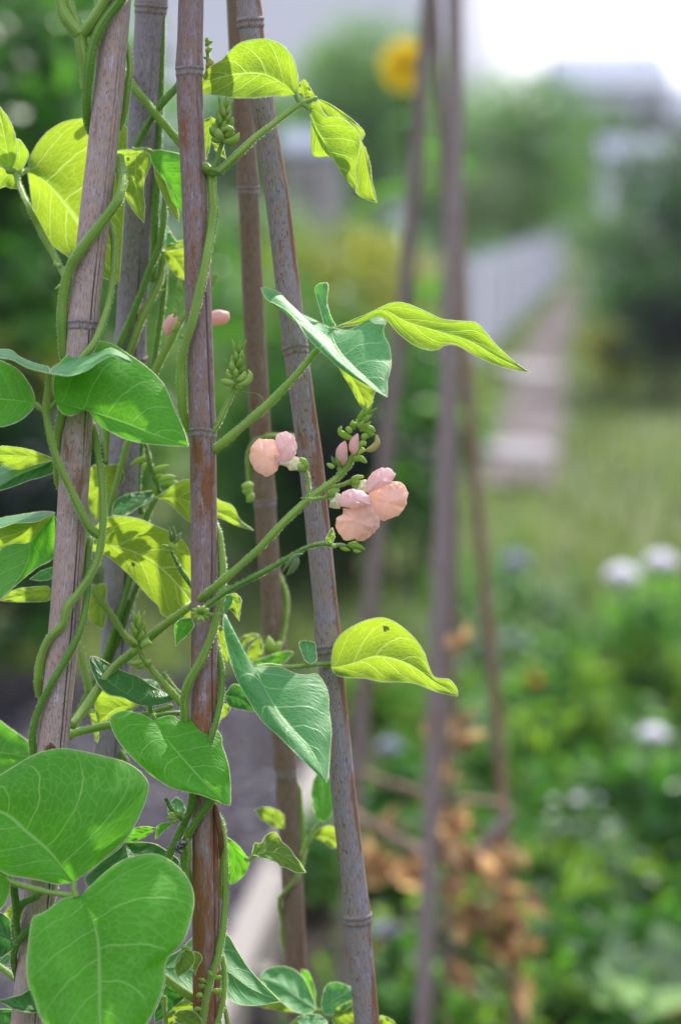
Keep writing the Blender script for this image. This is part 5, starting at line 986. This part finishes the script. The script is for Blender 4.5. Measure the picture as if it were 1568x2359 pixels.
bx('wall', (p0[0], 31, 0), (p1_[0], 32.0, p0[2]), SHEDW, e); gable('roof', p0[0], p1_[0], 31, 32.0, p0[2], p0[2] + .18, SLATE, e, .08, .05)
bx('door', (p0[0] + .12, 30.96, .05), (p0[0] + .46, 30.995, p0[2] - .35), GREYB, e)
p0, p1_ = at(655, 335, 30), at(790, 500, 30)
e = empty('garden_shed', (p0[0], 30.5, 0), 'small grey board shed in the distance behind the leaning cane', 'shed')
bx('wall', (p0[0], 30, 0), (p1_[0], 31.2, p0[2]), GREYB, e); gable('roof', p0[0], p1_[0], 30, 31.2, p0[2], p0[2] + .2, SLATE, e, .08, .05)
bx('door', (p0[0] + .1, 29.96, .05), (p0[0] + .5, 29.995, p0[2] - .3), TIMBER, e)
# white fence along the path
A = np.array((1.05, 18.4)); B_ = np.array((4.35, 44.0)); nP = 13
e = empty('white_fence', (A[0], A[1], 0), 'low white board fence running beside the garden path', 'fence')
for i in range(nP):
    t = i / (nP - 1); q = A + (B_ - A) * t; h = .92 + .03 * math.sin(i * 2.3)
    box_on('post', q + (-.04, -.04), q + (.04, .04), .09, h + .06, WHITE, e)
    if i < nP - 1:
        q2 = A + (B_ - A) * (i + 1) / (nP - 1); dd = (q2 - q) / np.linalg.norm(q2 - q)
        for k in range(4): box_on('board', q + dd * .06, q2 - dd * .06, .03, .20, WHITE, e, .05 + k * .215)

# ------------------------------------------------------------------ the second wigwam, out of focus
CBM = cane_mat('bamboo_far', (.30, .205, .155), (.25, .205, .195), (.22, .13, .09), bare=.6, greys=.45, dark=.3)
CBM2 = cane_mat('bamboo_far_brown', (.28, .18, .10), (.26, .20, .16), (.24, .13, .06), bare=.55, greys=.55, dark=.3)
GB = 'canes of the second wigwam'
cane('bamboo_cane', 'blurred cane of the far wigwam slanting down to the left', CBM, [(985, 0), (962, 330), (932, 680), (893, 1000), (852, 1400), (818, 1850), (790, 2359)], 3.0, 3.25, 34, [430, 1180], GB, 4200, tie=-330)
cane('bamboo_cane', 'blurred upright cane of the far wigwam, tallest in the middle', CBM, [(1046, 0), (1050, 330), (1036, 700), (1026, 1000), (1010, 1400), (990, 1950), (974, 2359)], 2.98, 2.86, 38, [500, 1300], GB, 4200, tie=-330)
cane('bamboo_cane', 'thin brown blurred cane of the far wigwam slanting down to the right', CBM2, [(1040, 0), (1052, 400), (1066, 750), (1085, 1000), (1115, 1330), (1150, 1720), (1190, 2359)], 3.03, 3.1, 27, [900, 1500], GB, 4200, tie=-330)
cane('bamboo_cane', 'blurred cane of the far wigwam hidden behind the upright one', CBM, [(1000, 0), (1022, 330), (1040, 700), (1046, 1000), (1040, 1400), (1030, 1950), (1024, 2359)], 3.03, 3.4, 25, [700], GB, 4200, tie=-330)
def strut(label, pts, w, mat, name='cross_stick', cat='stick', group=None):
    P = np.array(pts, float); Q = spline(P, 24); X = W(Q[:, 0], Q[:, 1], Q[:, 2])
    e = Geo().add(*tube(X, w / FPX * Q[:, 2] * .5, 10)).build(name, [mat]); return tag(e, label, cat, group)
strut('thick dry stick tied across the far wigwam above the dead leaves', [(790, 1865, 3.15), (880, 1915, 3.05), (990, 1975, 2.92), (1060, 1995, 2.95)], 26, CBM2, group='sticks tied across the second wigwam')
strut('thin stick tied across the far wigwam, highest of the sticks', [(815, 1775, 3.2), (900, 1805, 3.1), (1000, 1832, 2.93), (1100, 1846, 3.0), (1160, 1852, 3.06)], 15, CBM2, group='sticks tied across the second wigwam')
strut('short pale stick rising to the foot of the thin brown cane', [(1085, 1985, 3.0), (1125, 1935, 3.03), (1180, 1868, 3.06)], 21, CBM, group='sticks tied across the second wigwam')
strut('slanting pale green stick low in front of the far wigwam', [(930, 2090, 2.9), (1040, 2170, 2.9), (1150, 2250, 2.92), (1200, 2300, 2.95)], 20, simple_leaf('green_stick', (.16, .20, .07), (.2, .3, .1), .6, .2), group='sticks tied across the second wigwam')

# dried bean plant on the far wigwam
rng = np.random.default_rng(77)
e = empty('dried_plant', W(1030, 3200, 3.0) * [1, 1, 0], 'withered tan brown climbing plant hanging on the far wigwam', 'dried plant')
gd = dict(v=[], c=[]); gs = Geo()
for (u, v, d, r, n) in ((1040, 1900, 2.95, 32, 22), (1010, 1940, 2.9, 45, 34), (1090, 2000, 3.0, 55, 40), (1130, 1960, 3.05, 40, 24), (1160, 2050, 3.05, 50, 36), (1100, 2110, 3.0, 48, 34), (1180, 2130, 3.0, 40, 26), (960, 1990, 3.0, 40, 20), (900, 2010, 3.1, 40, 20), (860, 1970, 3.1, 34, 16), (1040, 2060, 2.95, 36, 20), (1190, 2200, 3.0, 34, 18), (1150, 2170, 3.0, 34, 16), (1000, 1690, 2.95, 26, 12), (1070, 1700, 3.0, 30, 14), (1020, 1790, 2.95, 26, 12), (1060, 1480, 2.95, 14, 6), (1180, 1990, 3.0, 30, 14), (840, 2200, 3.1, 40, 16), (1180, 2290, 2.95, 36, 16), (1060, 2250, 3.0, 34, 10), (900, 1900, 3.1, 24, 8)):
    c = W(u, v, d); rr = r / FPX * d
    leaf_cloud(gd, rng, c, (rr * 1.5, rr * 1.2, rr * 1.4), max(3, int(n * .36)), .046, rng.random(), 1.7, .1, .0, .8)
    b0 = W(1020 + (u - 1020) * .4, v - 60, 2.97); k = np.linspace(0, 1, 8)[:, None]
    gs.add(*tube(b0 + (c - b0) * k + np.array((0, 0, .02)) * np.sin(k * 3.1), np.full(8, .0026), 6))
k = np.linspace(0, 1, 40)
gs.add(*tube(W(1010 + 40 * np.sin(k * 14) , 1450 + k * 1900, 2.95 + .05 * np.cos(k * 14)), np.full(40, .003), 7))
gs.build('stem', [simple_leaf('dry_stem', (.30, .20, .10), (.3, .2, .1), .8, .1)], e); finish(gd, 'foliage', GREENS['brown'], e)

# ------------------------------------------------------------------ sunflower
hc = at(932, 148, 7.4)
e = empty('sunflower', (hc[0] + .05, hc[1] + .06, 0), 'tall yellow sunflower half hidden by the far wigwam canes', 'sunflower')
gs = Geo(); k = np.linspace(0, 1, 30)
gs.add(*tube(np.stack([hc[0] + .05 * (1 - k**3), hc[1] + .06 - .02 * k**4, k * (hc[2] + .02)], 1), .013 - .005 * k, 10)); gs.build('stem', [GREENS['mid']], e)
nrm = np.array((.25, -.93, -.15)); nrm /= np.linalg.norm(nrm); t1 = np.cross(nrm, (0, 0, 1)); t1 /= np.linalg.norm(t1); t2 = np.cross(t1, nrm)
V, F, C = [], [], []
for ring, (n, rl, off) in enumerate(((22, .088, 0), (18, .078, .012))):
    for i in range(n):
        a = (i + .5 * ring) / n * 6.2832 + rng.normal(0, .05); d = math.cos(a) * t1 + math.sin(a) * t2; s = np.cross(nrm, d); l = rl * rng.uniform(.85, 1.1); b = len(V)
        for r_, w in ((.020, .007), (.042, .013), (.065, .012), (.08, .007), (l, .0008)):
            z = nrm * (off - .06 * (r_ - .02)**1 * rng.uniform(.0, 1.0))
            for q in (-1, 0, 1): V.append(hc + d * r_ + s * w * q + z + nrm * (.003 if q == 0 else 0)); C.append(rng.random())
        for j in range(4):
            for q in range(2): F.append((b + j * 3 + q, b + j * 3 + q + 1, b + j * 3 + q + 4, b + j * 3 + q + 3))
mesh('ray_petals', V, F, GREENS['sun'], e, True, col=C)
V, F = [], []
for j in range(7):
    r_ = .027 * j / 6
    for i in range(24): a = i / 24 * 6.2832; V.append(hc + nrm * (.016 * (1 - (r_ / .03)**2) + .004) + (math.cos(a) * t1 + math.sin(a) * t2) * r_)
F = [(j * 24 + i, j * 24 + (i + 1) % 24, (j + 1) * 24 + (i + 1) % 24, (j + 1) * 24 + i) for j in range(6) for i in range(24)]
gn = NT('sunflower_disc'); mesh('disc', V, F, gn.done(gn.pbr(gn.mix(gn.noise(gn.obj(), 200.0), (.10, .05, .015), (.32, .17, .03)), .8)), e)
for i, (z, a, l) in enumerate(((.45, 2.6, .17), (.68, .4, .18), (.9, 3.6, .2), (1.1, 1.4, .2), (1.28, 4.6, .19), (1.42, 2.8, .18), (1.55, .2, .16), (1.66, 3.7, .13))):
    V, F = [], []; b0 = np.array((hc[0] + .05, hc[1] + .06, z)); d = np.array((math.cos(a), math.sin(a), .25)); d /= np.linalg.norm(d); s = np.cross(d, (0, 0, 1)); s /= np.linalg.norm(s)
    for j in range(9):
        t = j / 8; w = l * .42 * math.sin(math.pi * min(1, t * .92 + .04))**.8 * (1 - .3 * t)
        p = b0 + d * l * t * 1.2 + np.array((0, 0, -.12 * t * t))
        for q in (-1, -.5, 0, .5, 1): V.append(p + s * w * q + np.array((0, 0, .02 * abs(q))))
    F = [(j * 5 + q, j * 5 + q + 1, (j + 1) * 5 + q + 1, (j + 1) * 5 + q) for j in range(8) for q in range(4)]
    mesh('leaf', V, F, GREENS['mid'], e, col=np.full(len(V), .5))

# ------------------------------------------------------------------ the flower bed on the right
def bed_plant(name, label, u, v, Y, w, mats, n, leaf, seed, blooms=(), bmat='white', cat='plant', group=None, nl=7, spiky=False):
    """a bedding plant whose top shows at photograph pixel (u, v), Y metres away"""
    rng = np.random.default_rng(seed); top = at(u, v, Y); h = max(.12, top[2]); base = np.array((top[0], top[1], 0))
    e = empty(name, base, label, cat, group); gs = Geo(); gds = [dict(v=[], c=[]) for _ in mats]
    for i in range(nl):
        a = rng.uniform(0, 6.28); k = rng.random()**.5 * w * .5; z = h * rng.uniform(.35, .86)
        c = base + np.array((math.cos(a) * k, math.sin(a) * k, z)); r = w * rng.uniform(.17, .30)
        leaf_cloud(gds[i % len(mats)], rng, c, (r, r, max(r, h * .22)), max(8, n // nl), leaf, rng.random(), 3.2 if spiky else 1.8, .2, .3)
        t = np.linspace(0, 1, 8)[:, None]; gs.add(*tube(base + (c - base) * t + np.array((0, 0, .03)) * np.sin(t * 3), .004 * (1 - .6 * t[:, 0]), 6))
    heads = []
    for (bu, bv, bd) in blooms:
        c = at(bu, bv, Y - .02); heads.append((c, bd)); t = np.linspace(0, 1, 10)[:, None]
        s0 = base + np.array((0, 0, h * .2)); gs.add(*tube(s0 + (c - s0) * t + np.array((0, 0, .04)) * np.sin(t * 3), np.full(10, .0035), 6))
    gs.build('stem', [GREENS['mid']], e)
    for gd, m in zip(gds, mats):
        if gd['v']: finish(gd, 'foliage', GREENS[m], e)
    for c, bd in heads:
        V, F, C = [], [], []
        for i in range(26):                                  # a double bloom of cupped petals
            a = i * 2.4; el = .2 + 1.25 * (i / 26); d = np.array((math.cos(a) * math.cos(el), math.sin(a) * math.cos(el), math.sin(el) * .8)); s = np.cross(d, (0, 0, 1)); s /= np.linalg.norm(s) + 1e-9; b = len(V)
            for r_, ww in ((.1, .10), (.3, .24), (.45, .22), (.52, .08)):
                for q in (-1, 0, 1): V.append(c + d * r_ * bd + s * ww * bd * q + np.array((0, 0, .06 * bd * abs(q) + .25 * bd * r_))); C.append(.5 + .3 * math.sin(i))
            F += [(b + j * 3 + q, b + j * 3 + q + 1, b + j * 3 + q + 4, b + j * 3 + q + 3) for j in range(3) for q in range(2)]
        mesh('flower_head', V, F, GREENS[bmat], e, True, col=C)
    return e
bed_plant('flowering_plant', 'leafy garden plant carrying two round white blooms at the right edge', 1480, 1400, 5.0, .42, ('mid', 'light'), 700, .055, 1, [(1432, 1350, .088), (1522, 1318, .082)])
bed_plant('flowering_plant', 'garden plant with a single white bloom low at the right edge', 1500, 1750, 4.2, .34, ('mid', 'dark'), 600, .05, 2, [(1504, 1712, .06)])
bed_plant('flowering_plant', 'pale lilac flowering plant right of the thin brown cane', 1190, 1340, 6.0, .40, ('sage', 'mid'), 600, .05, 3, [(1186, 1312, .085), (1165, 1345, .05)], 'lilac')
bed_plant('flowering_plant', 'plant with one small orange flower in the right hand bed', 1240, 1600, 4.6, .34, ('light', 'mid'), 520, .05, 4, [(1234, 1578, .030)], 'orange')
bed_plant('flowering_plant', 'low plant dotted with tiny whitish blooms at mid right', 1330, 1880, 4.0, .36, ('sage', 'mid'), 520, .05, 5, [(1330, 1852, .026), (1275, 1850, .018), (1378, 1848, .016)])
bed_plant('flowering_plant', 'lavender coloured flower beside the leaning cane, low down', 905, 1740, 4.4, .22, ('mid', 'dark'), 260, .045, 6, [(897, 1738, .055)], 'lilac')
bed_plant('flowering_plant', 'small lilac flower just right of the lowest knot of the leaning cane', 895, 2200, 3.3, .18, ('mid', 'light'), 200, .04, 7, [(890, 2165, .045), (915, 2150, .025)], 'lilac')
bed_plant('flowering_plant', 'small plant with white blooms in a misty row at mid right', 1180, 1500, 5.6, .5, ('sage', 'mid'), 600, .05, 8, [(1120, 1490, .04), (1170, 1480, .035), (1212, 1500, .04)], 'lilac')
bed_plant('flowering_plant', 'tiny red flowers at the bottom right edge of the picture', 1440, 2360, 3.3, .2, ('dark', 'mid'), 160, .04, 9, [(1432, 2354, .022)], 'red')
bed_plant('flowering_plant', 'orange flower cut by the bottom right corner', 1545, 2355, 3.25, .16, ('mid', 'dark'), 120, .04, 10, [(1548, 2345, .04)], 'orange')
bed_plant('strappy_plant', 'bright green plant with long upright strap leaves at lower right', 1340, 1950, 3.9, .30, ('light', 'light'), 260, .12, 11, spiky=True)
bed_plant('strappy_plant', 'tall bright grass clump in the middle of the right hand bed', 1330, 1520, 5.0, .30, ('light', 'mid'), 300, .12, 12, spiky=True)
for i, (u, v, Y, w, ms, lab) in enumerate((
    (1120, 1620, 5.2, .5, ('mid', 'light'), 'soft green bushy plant behind the thin brown cane'),
    (1350, 1640, 4.8, .5, ('mid', 'sage'), 'bushy mid green plant below the two white blooms'),
    (1540, 1560, 5.2, .5, ('mid', 'dark'), 'dark green bushy plant at the right edge between the white blooms'),
    (1230, 1760, 4.4, .45, ('light', 'mid'), 'light green plant left of the tiny whitish blooms'),
    (1440, 1880, 4.1, .45, ('mid', 'dark'), 'mid green plant right of the tiny whitish blooms'),
    (1250, 2010, 3.9, .40, ('sage', 'mid'), 'grey green plant right of the withered climber'),
    (1390, 2090, 3.7, .36, ('mid', 'dark'), 'dark leafy plant above the black soil gap'),
    (930, 1560, 5.6, .42, ('mid', 'light'), 'light green plant between leaning cane and upright far cane'),
    (900, 1860, 4.1, .34, ('dark', 'mid'), 'dark plant under the sticks of the far wigwam'),
    (1290, 2270, 3.5, .26, ('light', 'mid'), 'bright green low plant at the bottom between soil gap and climber'),
    (1400, 2060, 4.4, .5, ('dark', 'mid'), 'deep green plant behind the strap leaved one'),
    (1180, 2330, 3.3, .26, ('light', 'mid'), 'light green seedlings at the bottom edge'),
    (860, 2300, 3.2, .26, ('dark', 'mid'), 'dark low leaves at the foot of the leaning cane'),
    (960, 2050, 3.6, .30, ('light', 'mid'), 'fresh green leaves showing behind the withered climber'),
    (1080, 1820, 4.6, .40, ('mid', 'dark'), 'deep green foliage clump behind the crossing sticks'))):
    bed_plant('bed_plant', lab, u, v, Y, w, ms, 760, .05, 60 + i, group='green plants in the right hand bed', spiky=i % 3 != 1, nl=9)
# pale cabbage-like leaves at the bottom right corner
e = empty('cabbage_plant', ground(1560, 2520) * [1, 1, 0], 'pale grey green cabbage leaves at the right edge near the bottom', 'cabbage'); cb = at(1556, 2230, 3.35)
for i in range(9):
    a = i * 2.4; V = []; l = .10 + .012 * i; d = np.array((math.cos(a), math.sin(a), .55)); d /= np.linalg.norm(d); s = np.cross(d, (0, 0, 1)); s /= np.linalg.norm(s)
    for j in range(9):
        t = j / 8; w = l * .5 * math.sin(math.pi * min(1, .06 + t * .9))**.6
        for q in np.linspace(-1, 1, 7): V.append(np.array((cb[0], cb[1], cb[2] - .09)) + d * l * t + s * w * q + np.array((0, 0, .05 * q * q - .03 * t * t + .008 * math.sin(q * 9 + t * 12))))
    mesh('leaf', V, [(j * 7 + q, j * 7 + q + 1, (j + 1) * 7 + q + 1, (j + 1) * 7 + q) for j in range(8) for q in range(6)], GREENS['sage'], e, col=np.full(63, .8))
mesh('stalk', *(lambda t: (t[0], t[1]))(tube(np.array([(cb[0], cb[1], 0), (cb[0], cb[1], cb[2] - .12), (cb[0], cb[1], cb[2] - .07)]), .014, 8)), GREENS['sage'], e)

# ------------------------------------------------------------------ ground cover and grass
rng = np.random.default_rng(91); gd = dict(v=[], c=[])
for i in range(330):
    Y = rng.uniform(3.4, 8.8); X = rng.uniform(.02 + .06 * (Y - 3.4), .18 * Y + .55)
    if rng.random() < .25 and Y < 4.4 or rng.random() < (Y - 5.6) / 3.2: continue
    r = rng.uniform(.05, .13); leaf_cloud(gd, rng, (X, Y, r * .7), (r, r, r * 1.3), 44, .045, rng.random(), 3.0, .3, .5)
tag(finish(gd, 'ground_cover', GREENS['mid'], None), 'low mixed green leaves covering the right hand bed', 'ground cover', kind='stuff')
def grass(name, n, area, h, mat, label, seed):
    rng = np.random.default_rng(seed); (x0, x1, y0, y1) = area
    Y = y0 + (y1 - y0) * rng.random(n)**1.5; X = rng.uniform(x0, x1, n)
    if name == 'grass': # keep the paths clear
        px_ = np.interp(Y, [p[1] for p in pathc], [p[0] for p in pathc]); ok = (abs(X - px_) > .10 + .28 * rng.random(n)) | (Y < 10.8); X, Y = X[ok], Y[ok]; n = len(X)
    a = rng.uniform(0, 6.28, n); hh = h * rng.uniform(.5, 1.3, n); w = .006 + .0006 * Y; lx = rng.normal(0, .35, n) * hh; ly = rng.normal(0, .35, n) * hh
    dx, dy = np.cos(a) * w, np.sin(a) * w; z = np.full(n, -.02)
    q = np.stack([np.stack([X - dx, Y - dy, z], 1), np.stack([X + dx, Y + dy, z], 1), np.stack([X + lx * .5 + dx * .7, Y + ly * .5 + dy * .7, hh * .6], 1), np.stack([X + lx, Y + ly, hh], 1)], 1)
    gd = dict(v=[q.reshape(-1, 3)], c=[np.repeat(np.clip(rng.normal(.5, .25, n) + .3 * np.sin(X * 2.1) * np.cos(Y * 1.3), 0, 1), 4)])
    tag(finish(gd, name, GREENS[mat], None), label, 'grass', kind='stuff')
grass('grass', 26000, (-3.0, 6.5, 6.4, 40.0), .085, 'grass', 'short yellowish meadow grass behind the beds', 5)

# stones on the gravel
def stone(u, v, r, label):
    c = ground(u, v); rg = random.Random(u); th = np.linspace(0, 6.2832, 17)[:-1]; V = []
    for j in range(7):
        el = -1.57 + 3.1416 * j / 6
        for a in th: k = 1 + .16 * math.sin(a * 2 + rg.random() * .4) + .08 * math.sin(a * 3 + j); V.append((c[0] + r * k * math.cos(el) * math.cos(a), c[1] + r * .8 * k * math.cos(el) * math.sin(a), .012 + r * .28 + r * .55 * math.sin(el)))
    F = [(j * 16 + i, j * 16 + (i + 1) % 16, (j + 1) * 16 + (i + 1) % 16, (j + 1) * 16 + i) for j in range(6) for i in range(16)]
    tag(mesh('stone', V, F, PALE), label, 'stone', 'pale stones lying on the gravel path')
stone(570, 1910, .022, 'round pale stone on the gravel between the centre cane and the slim back cane')
stone(562, 2145, .030, 'flat whitish stone on the gravel beside the timber edging')
stone(555, 2165, .02, 'smaller stone touching the flat whitish one on the gravel')

# ------------------------------------------------------------------ the air over the gardens
hm = bpy.data.materials.new('haze_air'); hm.use_nodes = True; hm.node_tree.nodes.clear()
ho = hm.node_tree.nodes.new('ShaderNodeOutputMaterial'); hv = hm.node_tree.nodes.new('ShaderNodeVolumePrincipled')
hv.inputs['Density'].default_value = .0008; hv.inputs['Color'].default_value = (.93, .95, 1.0, 1); hv.inputs['Anisotropy'].default_value = .3
hm.node_tree.links.new(hv.outputs[0], ho.inputs['Volume'])
V = [(x, y, z) for x in (-60, 80) for y in (-20, 125) for z in (-1.0, 14)]
tag(mesh('haze', V, [(0, 1, 3, 2), (4, 6, 7, 5), (0, 4, 5, 1), (2, 3, 7, 6), (0, 2, 6, 4), (1, 5, 7, 3)], hm, None, False), kind='stuff')
